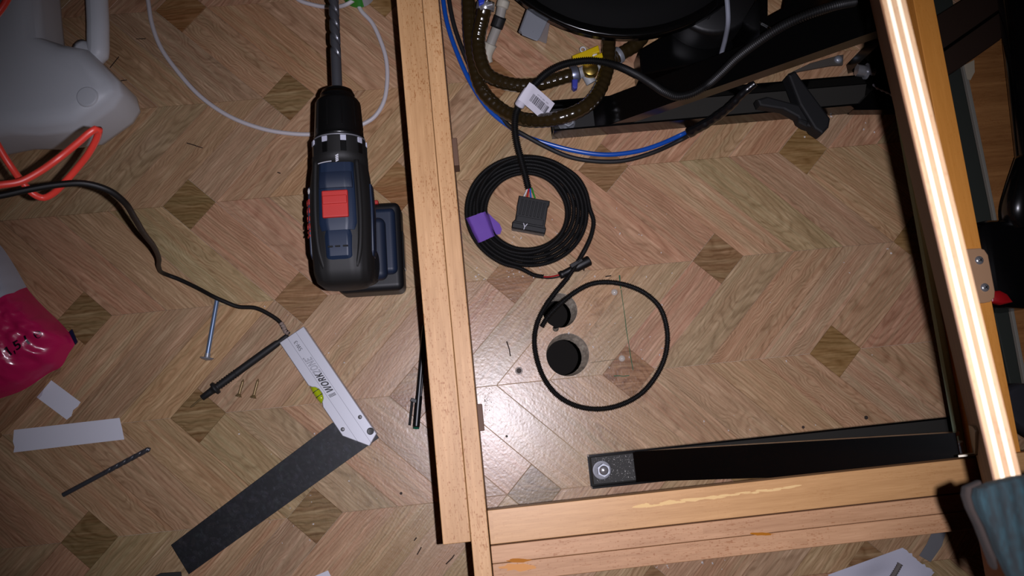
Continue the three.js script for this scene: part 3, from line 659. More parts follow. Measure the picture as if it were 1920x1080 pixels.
// ---------------------------------------------------------------- corrugated conduits
{
  const o = thing('conduit_cable', 'thick black corrugated conduit with flat multi-pin plug and barcode flag', 'cable');
  mesh('conduit', sweep(pts([[991, 354, 0.011], [985, 329, 0.016], [977, 299, 0.022], [969, 267, 0.026], [965.5, 240, 0.03], [967, 215, 0.036], [975, 195, 0.044], [986, 177, 0.052], [1004, 157, 0.056], [1027, 136, 0.058], [1056, 121.5, 0.06], [1098, 114, 0.062], [1126, 115.5, 0.062], [1159, 124, 0.066], [1192, 139, 0.082], [1223, 158, 0.108], [1246, 173, 0.124], [1269, 181, 0.134], [1297, 176, 0.143], [1325, 160, 0.15], [1353, 136, 0.176], [1381, 109, 0.203], [1422, 78, 0.236], [1464, 51, 0.262], [1506, 31, 0.28], [1561, 12, 0.285], [1603, 3, 0.272]]), corrugated(0.0052, 0.0026, 0.0012), { step: 0.0026 / 4, sides: 16 }), conduitMat, o);
  // coloured wires into the plug
  for (const [c, a, b] of [[0xdcdce0, [990, 355], [982, 367]], [0xb81f22, [992, 356], [988.5, 368]], [0x2a62c8, [994, 356], [995.5, 369]], [0x2c8f2a, [997, 356], [1003.5, 370]]]) mesh('wire', sweep([at(a[0], a[1] - 4, 0.012), at((a[0] + b[0]) / 2, (a[1] + b[1]) / 2, 0.0125), at(b[0], b[1] + 2, 0.011)], 0.0011, { step: 0.001, sides: 8 }), std(c, 0.5), o);
  // plug
  const E0 = at(975, 366, 0.016), E1 = at(1030, 376, 0.016), B0 = at(961, 428, 0.016), B1 = at(1025, 438, 0.016);
  const uu = E1.clone().sub(E0), vv = B0.clone().sub(E0);
  const P = (u, v) => E0.clone().addScaledVector(uu, u).addScaledVector(vv, v);
  const plug = mesh('plug', prism([P(-0.03, 0), P(1.02, 0), P(1.04, 0.12), P(1, 0.16), P(1.04, 0.62), P(1.04, 0.74), P(1.08, 0.8), P(1.09, 1), P(-0.02, 1), P(-0.04, 0.8), P(0.02, 0.72), P(0.0, 0.4), P(-0.02, 0.36)], 0.0145, 0.0142, 0.001, [], 2), blackPlastic, o);
  for (let i = 0; i < 7; i++) { const u = 0.09 + i * 0.125; mesh('rib', prism([P(u, 0.1), P(u + 0.055, 0.1), P(u + 0.06, 0.56), P(u + 0.005, 0.56)], 0.0162, 0.003, 0.0004), blackPlastic, plug); }
  mesh('latch', prism([P(0.06, 0.6), P(0.96, 0.6), P(0.98, 0.78), P(0.04, 0.78)], 0.0158, 0.002, 0.0005), blackPlastic, plug);
  mesh('lever', prism([P(-0.05, 0.82), P(1.1, 0.83), P(1.1, 0.99), P(-0.03, 0.99)], 0.017, 0.005, 0.001), blackPlastic, plug);
  const mk = merge([[0.32, 0.8, 0.385, 0.9], [0.45, 0.8, 0.385, 0.9], [0.385, 0.9, 0.375, 0.98]].map(([a, b, c, d]) => { const p = P(a, b).setY(0.0172), q = P(c, d).setY(0.0172); return rod(p, q, 0.0006, 0.0006, 6); }));
  mesh('paint_mark', mk, std(0xd8d8e0, 0.8), plug).userData.label = 'white Y-shaped paint mark';
  // barcode flag wrapped round the conduit
  const flagT = canvasTexture(512, 384, (g, w, h) => {
    g.fillStyle = '#d9d6e0'; g.fillRect(0, 0, w, h); g.fillStyle = '#24222a';
    let x = 150; let s = 5; const R = () => { s = (s * 75 + 74) % 65537; return s / 65537; };
    while (x < 470) { const b = 3 + Math.floor(R() * 3) * 4; g.fillRect(x, 120, b, 150); x += b + 3 + Math.floor(R() * 3) * 3; }
    g.font = '30px sans-serif'; g.fillText('477 91 086 - 005', 210, 96);
  });
  const A = at(971, 192, 0.05), Bq = at(992, 160, 0.056), Cq = at(1041, 190, 0.05), Dq = at(1020, 223, 0.045);
  const nseg = 10, pos = [], uv = [], idx = [];
  for (const side of [1, -1]) for (let i = 0; i <= nseg; i++) for (let j = 0; j <= 1; j++) {
    const t = i / nseg, p = A.clone().lerp(Dq, t), q = Bq.clone().lerp(Cq, t), c = p.lerp(q, j);
    c.y += 0.010 * Math.cos(t * 2.2) - 0.002 + side * 0.0002; if (t < 0.25) c.y += 0.002;
    pos.push(c.x, c.y, c.z); uv.push(t, j);
  }
  const rowN = (nseg + 1) * 2;
  for (let i = 0; i < nseg; i++) { const a = i * 2; idx.push(a, a + 1, a + 2, a + 1, a + 3, a + 2); const b = a + rowN; idx.push(b, b + 2, b + 1, b + 1, b + 2, b + 3); }
  const fg = new THREE.BufferGeometry(); fg.setAttribute('position', new THREE.Float32BufferAttribute(pos, 3)); fg.setAttribute('uv', new THREE.Float32BufferAttribute(uv, 2)); fg.setIndex(idx); fg.computeVertexNormals();
  mesh('barcode_flag', fg, std(0xffffff, 0.6, 0, { map: flagT, side: THREE.DoubleSide }), o).userData.label = 'white paper flag printed with a barcode';
  mesh('flag_wrap', sweep([at(973, 199, 0.0425), at(983, 182, 0.0505), at(992, 169, 0.0535)], 0.0068, { step: 0.002, sides: 18 }), std(0xd0cdd8, 0.6), o);
  based(o);
}
{ // coil of thin conduit, its loose end laid in a ring round the big hole
  const o = thing('conduit_coil', 'coil of thin black corrugated conduit with its end looped round the drilled hole', 'cable');
  const c0 = at(990, 397, 0), path = [];
  const ex = imgX.clone().setY(0).normalize(), ez = imgY.clone().setY(0).normalize(), PX = 0.000716;
  path.push(at(1019, 519, 0.0042), at(1002, 516, 0.004));
  const TURNS = 6.72, N = 150;
  for (let i = 0; i <= N; i++) {
    const t = i / N, ang = (98 + t * TURNS * 360) * Math.PI / 180;
    const tri = t < 0.84 ? t / 0.84 : (1 - t) / 0.16;                      // winds inwards, then back out on top
    const turnN = Math.floor(t * TURNS);
    let r = 117 - 43 * tri + 1.0 * Math.sin(ang * 1.0 + i * 0.02) + 0.8 * Math.sin(ang * 2 + i * 0.03);
    if (t > 0.985) r = 117;
    const left = Math.max(0, -Math.cos(ang));
    r += left * left * (t < 0.84 ? 2 : -1);
    const y = t < 0.8 ? 0.0036 + 0.0022 * (1 + Math.sin(ang * 1.5 + turnN * 2.4)) * 0.5 : 0.0085;
    path.push(c0.clone().addScaledVector(ex, (r * Math.cos(ang) - 4 * tri) * PX).addScaledVector(ez, r * 0.955 * Math.sin(ang) * PX).setY(y));
  }
  const last = path[path.length - 1];
  for (const p of [[1113, 415, 0.0095], [1109, 440, 0.0095], [1099, 464, 0.012], [1090, 480, 0.015], [1066, 518.5, 0.011], [1039, 551, 0.007], [1018.5, 581, 0.0045], [1006, 610, 0.0042], [1002, 640, 0.0042], [1007, 675, 0.0042], [1021, 711, 0.0042], [1045, 741, 0.0042], [1078, 760, 0.0042], [1119, 767, 0.0042], [1161, 760, 0.0042], [1202, 738, 0.0042], [1232, 702, 0.0042], [1248, 664, 0.0042], [1251, 622, 0.0042], [1238, 578, 0.0042], [1211, 551, 0.0042], [1175.5, 535, 0.0042], [1137, 529, 0.0042], [1107, 533, 0.0045], [1078, 548, 0.0046], [1048, 572, 0.0046], [1028, 593, 0.0044], [1015.5, 613, 0.0036]]) path.push(at(...p));
  mesh('conduit', sweep(path, (s, L) => (s > L - 0.62 ? corrugated(0.0039, 0.0023, 0.0009)(s) : corrugated(0.0034, 0.0021, 0.0008)(s)), { step: 0.0021 / 4, sides: 12 }), conduitMat, o);
  mesh('red_wire', sweep([at(1014, 518.5, 0.005), at(1030, 519, 0.006), at(1046, 516, 0.006), at(1056, 513, 0.007)], 0.0011, { step: 0.001, sides: 8 }), std(0xa8171c, 0.5), o);
  mesh('black_wire', sweep([at(1014, 520.5, 0.004), at(1030, 522, 0.004), at(1046, 519.5, 0.005), at(1056, 516, 0.006)], 0.0011, { step: 0.001, sides: 8 }), rubber, o);
  const a = at(1049, 517, 0.0078), b = at(1106, 488, 0.0088), L = a.distanceTo(b);
  const pg = mesh('end_plug', turnedOn(a, b, [[0.00001, 0], [0.005, 0], [0.0055, L * 0.1], [0.0045, L * 0.14], [0.0048, L * 0.45], [0.007, L * 0.55], [0.0072, L * 0.97], [0.0062, L], [0.005, L * 0.96], [0.00001, L * 0.9]], 20), blackPlastic, o);
  mesh('latch', prismPx([[1068, 496], [1090, 484], [1094, 489], [1072, 503]], 0.0175, 0.003, 0.0006), blackPlastic, pg);
  mesh('latch_tab', prismPx([[1093, 499], [1098, 497], [1096, 507], [1092, 504]], 0.006, 0.005, 0.0006), blackPlastic, pg);
  based(o);
  // purple masking tape round one side of the coil
  const t = thing('masking_tape', 'crumpled purple masking tape holding the coil of conduit together', 'tape');
  const nx = 14, ny = 8, pos = [], idx = [];
  const T = [[871, 410], [894, 457]], U = [[914, 395], [931, 441]];
  for (let i = 0; i <= nx; i++) for (let j = 0; j <= ny; j++) {
    const u = i / nx, v = j / ny;
    const x = (T[0][0] + (T[1][0] - T[0][0]) * v) * (1 - u) + (U[0][0] + (U[1][0] - U[0][0]) * v) * u, y = (T[0][1] + (T[1][1] - T[0][1]) * v) * (1 - u) + (U[0][1] + (U[1][1] - U[0][1]) * v) * u;
    const hump = Math.min(1, Math.sin(u * Math.PI) * 2.2);
    pos.push(...at(x + rr(-0.5, 0.5), y + rr(-0.5, 0.5), 0.0012 + 0.0118 * hump + 0.0012 * (noise(u * 5, v * 4, 9) - 0.5)).toArray());
  }
  for (let i = 0; i < nx; i++) for (let j = 0; j < ny; j++) { const a = i * (ny + 1) + j, b = a + 1, c = a + ny + 1, d = c + 1; idx.push(a, b, c, b, d, c); }
  const g = new THREE.BufferGeometry(); g.setAttribute('position', new THREE.Float32BufferAttribute(pos, 3)); g.setIndex(idx); g.computeVertexNormals();
  const purple = std(0x6f4aa8, 0.75, 0, { side: THREE.DoubleSide });
  mesh('tape', g, purple, t);
  mesh('tape_end', prismPx([[916, 400], [924, 408], [937, 420], [941, 430], [938, 439], [930, 440], [924, 425]], 0.0065, 0.0008, 0.0001), purple, t);
  based(t);
}

// ---------------------------------------------------------------- cordless drill standing on its battery
const font = await new FontLoader().loadAsync('fonts/droid/droid_sans_bold.typeface.json');
{
  const o = thing('cordless_drill', 'dark blue and black cordless drill with red slide switch standing on its battery', 'drill');
  const navy = phys(0x16243a, 0.5, { clearcoat: 0.1 }), navyD = phys(0x131f33, 0.55), rub = std(0x121110, 0.62), red = std(0xb22a24, 0.5), blk = phys(0x0c0c0c, 0.3, { clearcoat: 0.35, clearcoatRoughness: 0.2 });
  const Y = 0.22;
  const body = mesh('housing', loft([[0.082, 0.016, 0.014, Y - 0.006, 3], [0.0805, 0.023, 0.021, Y - 0.005, 3.2], [0.076, 0.0285, 0.026, Y - 0.003, 3.2], [0.066, 0.0312, 0.029, Y - 0.001, 3], [0.045, 0.0322, 0.031, Y, 2.8], [0.01, 0.0335, 0.0325, Y, 2.6], [-0.02, 0.033, 0.0325, Y, 2.5], [-0.038, 0.0314, 0.0314, Y, 2.4], [-0.048, 0.0302, 0.0302, Y, 2.2]].reverse()), rub, o);
  // navy crown along the top, with seat for the switch
  const crown = mesh('crown', loft([[-0.0475, 0.0185, 0.012, Y + 0.0195, 4], [-0.02, 0.0195, 0.013, Y + 0.0222, 4], [0.018, 0.02, 0.013, Y + 0.0224, 4], [0.026, 0.018, 0.0125, Y + 0.0212, 4]]), navy, o);
  mesh('crown_step', loft([[-0.036, 0.0165, 0.004, Y + 0.0325, 3], [-0.026, 0.0175, 0.0055, Y + 0.034, 3], [-0.0185, 0.0175, 0.004, Y + 0.0335, 3]]), navyD, crown);
  const sw = mesh('gear_switch', box(-0.0145, 0.0125, Y + 0.03, Y + 0.0385, -0.0155, 0.0135, 0.0015, 2), red, o); sw.userData.label = 'red sliding gear switch';
  mesh('switch_ridge', box(-0.0135, 0.0115, Y + 0.038, Y + 0.0405, -0.0095, -0.0005, 0.001, 2), red, sw);
  const rear = mesh('rear_cover', loft([[0.023, 0.0135, 0.01, Y + 0.023, 4], [0.032, 0.0148, 0.012, Y + 0.0228, 4], [0.053, 0.0142, 0.012, Y + 0.0208, 4], [0.057, 0.0135, 0.009, Y + 0.0195, 4]]), navy, o);
  for (const x of [-0.008, -0.0005, 0.0075]) mesh('vent_slot', box(x - 0.0026, x + 0.0026, Y + 0.0315, Y + 0.035, 0.0425, 0.0442, 0.0003), std(0x050505, 0.8), rear);
  // rounded ribs on the shoulders and the side plates
  for (const s of [-1, 1]) {
    mesh('shoulder_rib', sweep([V(s * 0.0215, Y + 0.0268, -0.05), V(s * 0.0228, Y + 0.0282, -0.02), V(s * 0.0232, Y + 0.0282, 0.015), V(s * 0.0212, Y + 0.0272, 0.045), V(s * 0.017, Y + 0.024, 0.064)], 0.0026, { step: 0.004, sides: 10 }), rub, o);
    mesh('side_plate', loft([[-0.028, 0.0015, 0.011, Y - 0.001, 4, s * 0.0325], [0.0, 0.0018, 0.013, Y - 0.001, 4, s * 0.0333], [0.045, 0.0018, 0.012, Y - 0.001, 4, s * 0.0322], [0.05, 0.0012, 0.009, Y - 0.001, 4, s * 0.0315]]), navy, o);
  }
  const tl = new TextGeometry('BOSCH', { font, size: 0.0095, depth: 0.0008, curveSegments: 3 }); tl.computeBoundingBox(); tl.center();
  tl.rotateX(-Math.PI / 2); tl.rotateY(-Math.PI / 2); tl.rotateZ(1.12); tl.translate(-0.0345, Y + 0.0085, 0.006);
  mesh('lettering', tl, red, body).userData.label = 'red maker lettering on the flank';
  const cap = turnedOn(V(-0.0315, Y + 0.016, -0.022), V(-0.05, Y + 0.024, -0.022), [[0.0032, 0], [0.003, 0.001], [0.00001, 0.0016]], 14); mesh('flank_screw', cap, whitePlastic, body);
  // torque ring with white tabs
  const ringG = turnedOn(V(0, Y, -0.0465), V(0, Y, -1), [[0.00001, 0], [0.0302, 0], [0.0300, 0.014], [0.0292, 0.015], [0.0284, 0.032], [0.0276, 0.034], [0.00001, 0.036]], 48);
  const ring = mesh('torque_ring', ringG, rub, o);
  for (let k = 0; k < 9; k++) { const a = k / 9 * 6.283 + 0.35 - 0.05; const c = V(Math.sin(a) * 0.0289, Y + Math.cos(a) * 0.0289, -0.072); const g = new RoundedBoxGeometry(0.0062, 0.0016, 0.0145, 1, 0.0005); g.rotateZ(-a); g.translate(c.x, c.y, c.z + 0.005); mesh('grip_pad', g, blk, ring);
    const w = new RoundedBoxGeometry(0.0062, 0.0016, 0.0062, 1, 0.0004); w.rotateZ(-a); w.translate(c.x * 1.004, Y + (c.y - Y) * 1.004, -0.0755); mesh('white_tab', w, std(0xb5b6c4, 0.6), ring); }
  mesh('silver_line', turnedOn(V(0, Y, -0.0795), V(0, Y, -1), [[0.0279, 0], [0.0283, 0.0004], [0.0283, 0.0014], [0.0277, 0.0018]], 48), std(0x77777c, 0.45, 0.3), ring);
  const arcPts = []; for (let i = 0; i <= 12; i++) { const a = -1.0 + i / 12 * 0.86; arcPts.push(V(Math.sin(a) * 0.0303, Y + Math.cos(a) * 0.0303, -0.0495)); }
  mesh('white_line', sweep(arcPts, 0.0006, { step: 0.002, sides: 6 }), std(0xc9c9cf, 0.6), ring);
  const icon = []; for (let i = 0; i < 4; i++) { const g = new THREE.BoxGeometry(0.0034, 0.0008, 0.0011); g.rotateY(0.5); g.translate(0.0018, Y + 0.0306, -0.0495 - i * 0.002); icon.push(g); } mesh('bit_symbol', merge(icon), std(0xd0d0d6, 0.6), ring);
  // keyless chuck
  const chuck = mesh('chuck', turnedOn(V(0, Y, -0.0805), V(0, Y, -1), [[0.00001, 0], [0.0272, 0], [0.0272, 0.004], [0.0262, 0.005], [0.0266, 0.007], [0.0246, 0.043], [0.0222, 0.047], [0.0192, 0.0485], [0.0188, 0.0525], [0.0168, 0.058], [0.012, 0.0608], [0.00001, 0.061]], 48), blk, o);
  for (let k = 0; k < 10; k++) { const a = k / 10 * 6.283 + 0.3; mesh('chuck_rib', rod(V(Math.sin(a) * 0.0256, Y + Math.cos(a) * 0.0256, -0.092), V(Math.sin(a) * 0.0243, Y + Math.cos(a) * 0.0243, -0.121), 0.0012, 0.0008, 8), blk, chuck); }
  mesh('chuck_rim', turnedOn(V(0, Y, -0.1325), V(0, Y, -1), [[0.0182, 0], [0.0190, 0.0008], [0.0182, 0.003], [0.016, 0.0034]], 40), std(0x3a2a1c, 0.2, 0.9), chuck);
  // drill bit: plain shank then twisted flutes
  const bit = mesh('drill_bit', rod(V(0, Y, -0.14), V(0, Y, -0.178), 0.0058, 0.0058, 20), drillSteel, o);
  mesh('flutes', twist(V(0, Y, -0.176), V(0, Y, -0.33), 0.0058, 0.034), drillSteel, bit);
  // handle, trigger, battery
  const hs = []; for (let i = 0; i <= 8; i++) { const t = i / 8; hs.push([Y - 0.01 - t * 0.145, 0.0185 + 0.004 * t * t, 0.024 + 0.004 * Math.cos(t * 3) + (t > 0.8 ? 0.006 : 0), 0.042 - 0.012 * t, 2.6]); }
  const hg = loft(hs.map(([y, hx, hz, cz, p]) => [y, hx, hz, cz, p]).reverse()); hg.applyMatrix4(new THREE.Matrix4().set(1, 0, 0, 0, 0, 0, 1, 0, 0, 1, 0, 0, 0, 0, 0, 1)); flip(hg);
  mesh('handle', hg, rub, o);
  mesh('trigger', box(-0.009, 0.009, Y - 0.072, Y - 0.035, 0.002, 0.016, 0.005, 3), red, o);
  const bat = mesh('battery', box(-0.037, 0.047, 0.0005, 0.05, -0.057, 0.06, 0.009, 4), phys(0x101114, 0.5), o);
  mesh('battery_cover', box(-0.033, 0.0415, 0.049, 0.0655, -0.046, 0.041, 0.009, 4), navy, bat);
  mesh('battery_collar', box(-0.026, 0.03, 0.06, 0.082, -0.03, 0.05, 0.009, 4), navyD, bat);
  mesh('release_tab', box(0.004, 0.02, 0.044, 0.052, -0.0595, -0.054, 0.0015), red, bat);
  mesh('side_latch', box(0.0465, 0.0488, 0.012, 0.035, -0.02, 0.03, 0.001), blk, bat);
  o.position.set(-0.1309, 0, -0.2298); o.rotation.y = -0.03;
}
function flip(g) { const ix = g.index; if (ix) for (let i = 0; i < ix.count; i += 3) { const a = ix.getX(i); ix.setX(i, ix.getX(i + 2)); ix.setX(i + 2, a); }
  else for (const k of Object.keys(g.attributes)) { const a = g.attributes[k], n = a.itemSize, r = a.array; for (let i = 0; i < a.count; i += 3) for (let c = 0; c < n; c++) { const q = r[i * n + c]; r[i * n + c] = r[(i + 2) * n + c]; r[(i + 2) * n + c] = q; } }
  g.deleteAttribute('normal'); g.computeVertexNormals(); return g; }
function twist(a, b, r, pitch) {
  const L = a.distanceTo(b), n = Math.round(L / 0.0012), m = 28, pos = [], idx = [];
  for (let i = 0; i <= n; i++) for (let k = 0; k <= m; k++) {
    const s = i / n * L, t = k / m * Math.PI * 2, ph = t - s / pitch * Math.PI * 2;
    const c = Math.abs(Math.sin(ph)), end = s > L - r ? (L - s) / r : 1;
    const q = r * (c > 0.45 ? 1 : 0.55 + c) * Math.max(0.02, Math.min(1, end * 1.1));
    pos.push(Math.cos(t) * q, s, Math.sin(t) * q);
  }
  for (let i = 0; i < n; i++) for (let k = 0; k < m; k++) { const w = m + 1, p = i * w + k; idx.push(p, p + w, p + 1, p + 1, p + w, p + w + 1); }
  const g = new THREE.BufferGeometry(); g.setAttribute('position', new THREE.Float32BufferAttribute(pos, 3)); g.setIndex(idx); g.computeVertexNormals();
  g.applyQuaternion(new THREE.Quaternion().setFromUnitVectors(V(0, 1, 0), b.clone().sub(a).normalize())); g.translate(a.x, a.y, a.z);
  return g;
}

// ---------------------------------------------------------------- try square
{
  const o = thing('try_square', 'silver try square with bubble vial and dark steel blade on the floor', 'try square');
  const hT = 0.0165;
  const K = at(706, 813, hT), T = at(569, 612, hT), IL = at(527, 646.5, hT);
  const ax = T.clone().sub(K), len = ax.length(); ax.normalize();
  let sd = IL.clone().sub(T); const wid = sd.length(); sd.addScaledVector(ax, -sd.dot(ax)).normalize();
  const P = (s, t) => K.clone().addScaledVector(ax, s * len).addScaledVector(sd, t * wid);
  const notch = []; for (let i = 0; i <= 8; i++) { const a = i / 8 * Math.PI; notch.push([0.502 - Math.cos(a) * -0.075 * 1, 1 - Math.sin(a) * 0.2]); }
  const outline = [[0, 0], [1, 0], [1, 1], ...notch.map(([s, t]) => [s, t]), [0.135, 1.0], [-0.045, 0.44]];
  const cut = [P(0, 0), P(1, 0), P(1, 1), P(0.60, 1), P(0.575, 0.93), P(0.56, 0.84), P(0.53, 0.77), P(0.49, 0.765), P(0.455, 0.82), P(0.435, 0.93), P(0.4, 1), P(0.135, 1), P(-0.045, 0.44)];
  const print = canvasTexture(2048, 512, (g, w, h) => {
    g.fillStyle = '#c5c6cd'; g.fillRect(0, 0, w, h);
    const S = (s) => s * w, Tt = (t) => h - t * h;
    g.strokeStyle = '#6f7078'; g.lineWidth = 5;
    for (const t of [0.33, 0.68]) { g.beginPath(); g.moveTo(0, Tt(t)); g.lineTo(w, Tt(t)); g.stroke(); }
    g.textBaseline = 'middle'; g.textAlign = 'left'; g.fillStyle = '#17171a';
    for (let i = 0; i < 3; i++) g.fillRect(S(0.437) + i * 17, Tt(0.505) - 62, 8, 124);
    g.font = 'bold italic 172px sans-serif'; const w1 = g.measureText('WORK').width; g.font = 'italic 172px sans-serif'; const w2 = g.measureText('ZONE').width, k = 0.305 * w / (w1 + w2);
    g.save(); g.translate(S(0.468), Tt(0.5)); g.scale(k, 1); g.font = 'bold italic 172px sans-serif'; g.fillText('WORK', 0, 0); g.font = 'italic 172px sans-serif'; g.lineWidth = 5; g.strokeStyle = '#3d3d44'; g.strokeText('ZONE', w1, 0); g.restore();
    g.font = '40px sans-serif'; g.fillText('®', S(0.783), Tt(0.62));
    g.font = '92px sans-serif'; g.save(); g.translate(S(0.855), Tt(0.53)); g.scale(0.85, 1); g.fillText('SW-3', 0, 0); g.restore();
  });
  const g = prism(cut, hT, 0.0145, 0.0007);
  const p = g.attributes.position, uv = new Float32Array(p.count * 2);
  for (let i = 0; i < p.count; i++) { const d = V(p.getX(i), hT, p.getZ(i)).sub(K); uv[2 * i] = THREE.MathUtils.clamp(d.dot(ax) / len, 0, 1); uv[2 * i + 1] = THREE.MathUtils.clamp(d.dot(sd) / wid, 0, 1); }
  g.setAttribute('uv', new THREE.BufferAttribute(uv, 2));
  const handle = mesh('handle', g, std(0xffffff, 0.42, 0.25, { map: print, name: 'printed_aluminium' }), o);
  for (const [x, y] of [[675, 782], [642.5, 805]]) { const q = at(x, y, hT); mesh('rivet', turnedOn(q, V(q.x, 1, q.z), [[0.0028, 0], [0.0026, 0.0007], [0.00001, 0.0013]], 16), chrome, handle); }
  const q = at(694.5, 808.5, hT); mesh('hanging_hole', turnedOn(q, V(q.x, 1, q.z), [[0.0046, -0.001], [0.0046, 0.0003], [0.0036, 0.0003], [0.0034, 0.0001], [0.00001, 0.0001]], 24), std(0x0a0a0a, 0.4), handle);
  const va = P(0.435, 0.9).setY(0.0095), vb = P(0.585, 0.9).setY(0.0095);
  const vial = mesh('bubble_vial', turnedOn(va, vb, [[0.00001, 0], [0.0045, 0], [0.0052, 0.006], [0.0053, va.distanceTo(vb) / 2], [0.0052, va.distanceTo(vb) - 0.006], [0.0045, va.distanceTo(vb)], [0.00001, va.distanceTo(vb)]], 18), phys(0xa8b818, 0.12, { clearcoat: 1 }), o);
  vial.userData.label = 'yellow-green bubble vial';
  mesh('vial_line', merge([0.35, 0.65].map((t) => { const c = va.clone().lerp(vb, t), e = vb.clone().sub(va).normalize(); return rod(c, c.clone().addScaledVector(e, 0.0009), 0.0056, 0.0056, 18); })), std(0x151515, 0.5), vial);
  // blade
  const hb = 0.0093, bl = [at(710.5, 821, hb), at(354, 1077, hb), at(320.5, 1022, hb), at(628, 800, hb)];
  const inner = bl[0].clone().addScaledVector(sd, 0).addScaledVector(ax, 0.02);
  const blade = prism([bl[0], bl[1], bl[2], bl[3].clone().addScaledVector(ax, 0.006), inner.clone().addScaledVector(ax, 0.012)], hb, 0.0016, 0.0002);
  const bx = bl[1].clone().sub(bl[0]), bL = bx.length(); bx.normalize();
  let by = bl[2].clone().sub(bl[1]); const bW = by.length(); by.normalize();
  const marks = canvasTexture(2048, 320, (c, w, h) => {
    c.fillStyle = '#191a1d'; c.fillRect(0, 0, w, h);
    let s = 3; const R = () => { s = (s * 75 + 74) % 65537; return s / 65537; };
    for (let i = 0; i < 900; i++) { c.fillStyle = `rgba(${120 + R() * 60},${120 + R() * 60},${130 + R() * 60},${R() * 0.07})`; const x = R() * w, y = R() * h, r = 3 + R() * 26; c.beginPath(); c.ellipse(x, y, r * 1.6, r * 0.6, R() * 3, 0, 6.3); c.fill(); }
    for (let i = 0; i < 500; i++) { c.fillStyle = `rgba(10,10,14,${R() * 0.22})`; const x = R() * w, y = R() * h, r = 3 + R() * 22; c.beginPath(); c.ellipse(x, y, r * 1.6, r * 0.5, R() * 3, 0, 6.3); c.fill(); }
    c.fillStyle = '#3a3c42'; c.font = '30px sans-serif'; c.textAlign = 'center';
    for (let n = 2; n < 29; n++) { const x = 60 + n * 67; c.fillRect(x, h - 6, 2, 6); c.save(); c.translate(x, h - 92); c.rotate(Math.PI); c.fillText(String(n), 0, 0); c.restore(); for (let m = 1; m < 10; m++) c.fillRect(x + m * 6.7, h - (m === 5 ? 5 : 3), 1, 5); }
    for (let n = 1; n < 11; n++) { const x = 60 + n * 171; c.save(); c.translate(x, 108); c.rotate(Math.PI); c.fillText(String(n), 0, 0); c.restore(); }
  });
  const bp = blade.attributes.position, bu = new Float32Array(bp.count * 2);
  for (let i = 0; i < bp.count; i++) { const d = V(bp.getX(i), hb, bp.getZ(i)).sub(bl[0]); bu[2 * i] = THREE.MathUtils.clamp(d.dot(bx) / bL, 0, 1); bu[2 * i + 1] = THREE.MathUtils.clamp(d.dot(by) / bW, 0, 1); }
  blade.setAttribute('uv', new THREE.BufferAttribute(bu, 2));
  mesh('blade', blade, std(0xffffff, 0.5, 0.3, { map: marks, name: 'stamped_steel_blade' }), o).userData.label = 'dark steel blade stamped with a scale';
  based(o);
}

// ---------------------------------------------------------------- small things on the floor
{ // carriage bolt
  const o = thing('carriage_bolt', 'long zinc carriage bolt with a round head lying under the black lead', 'bolt');
  const h = at(388, 671, 0.006), t = at(407.5, 560, 0.003);
  mesh('shank', rod(h, t, 0.0029, 0.0029, 18), blueZinc, o);
  const d = h.clone().sub(t).normalize();
  mesh('head', turnedOn(h.clone().addScaledVector(d, -0.001), h.clone().addScaledVector(d, 1), [[0.0032, 0], [0.0088, 0.0006], [0.0086, 0.0016], [0.006, 0.0034], [0.00001, 0.0046]], 28), zinc, o);
  mesh('square_neck', rod(h.clone().addScaledVector(d, -0.006), h, 0.0042, 0.0042, 4), zinc, o);
  based(o);
}
for (const [a, b, l] of [[[447, 744], [456.5, 711], 'brass-coloured countersunk wood screw next to the black probe handle'], [[474.5, 746.5], [484.5, 710], 'brass-coloured countersunk wood screw farther from the probe, towards the square']]) {
  const o = thing('wood_screw', l, 'screw', 'brass wood screws on the floor');
  screwInto(o, at(a[0], a[1], 0.0044), at(b[0], b[1], 0.0022), 0.0022, 0.0042, yellowZinc);
  based(o);
}
{
  const o = thing('twist_drill', 'loose steel twist drill bit lying under the long white paper strip', 'drill bit');
  const a = at(118.5, 928, 0.0034), b = at(283, 840, 0.0034), m = a.clone().lerp(b, 0.47);
  mesh('shank', rod(a, m, 0.0031, 0.0031, 20), drillSteel, o);
  mesh('flutes', twist(m, b, 0.0033, 0.021), drillSteel, o);
  based(o);
}
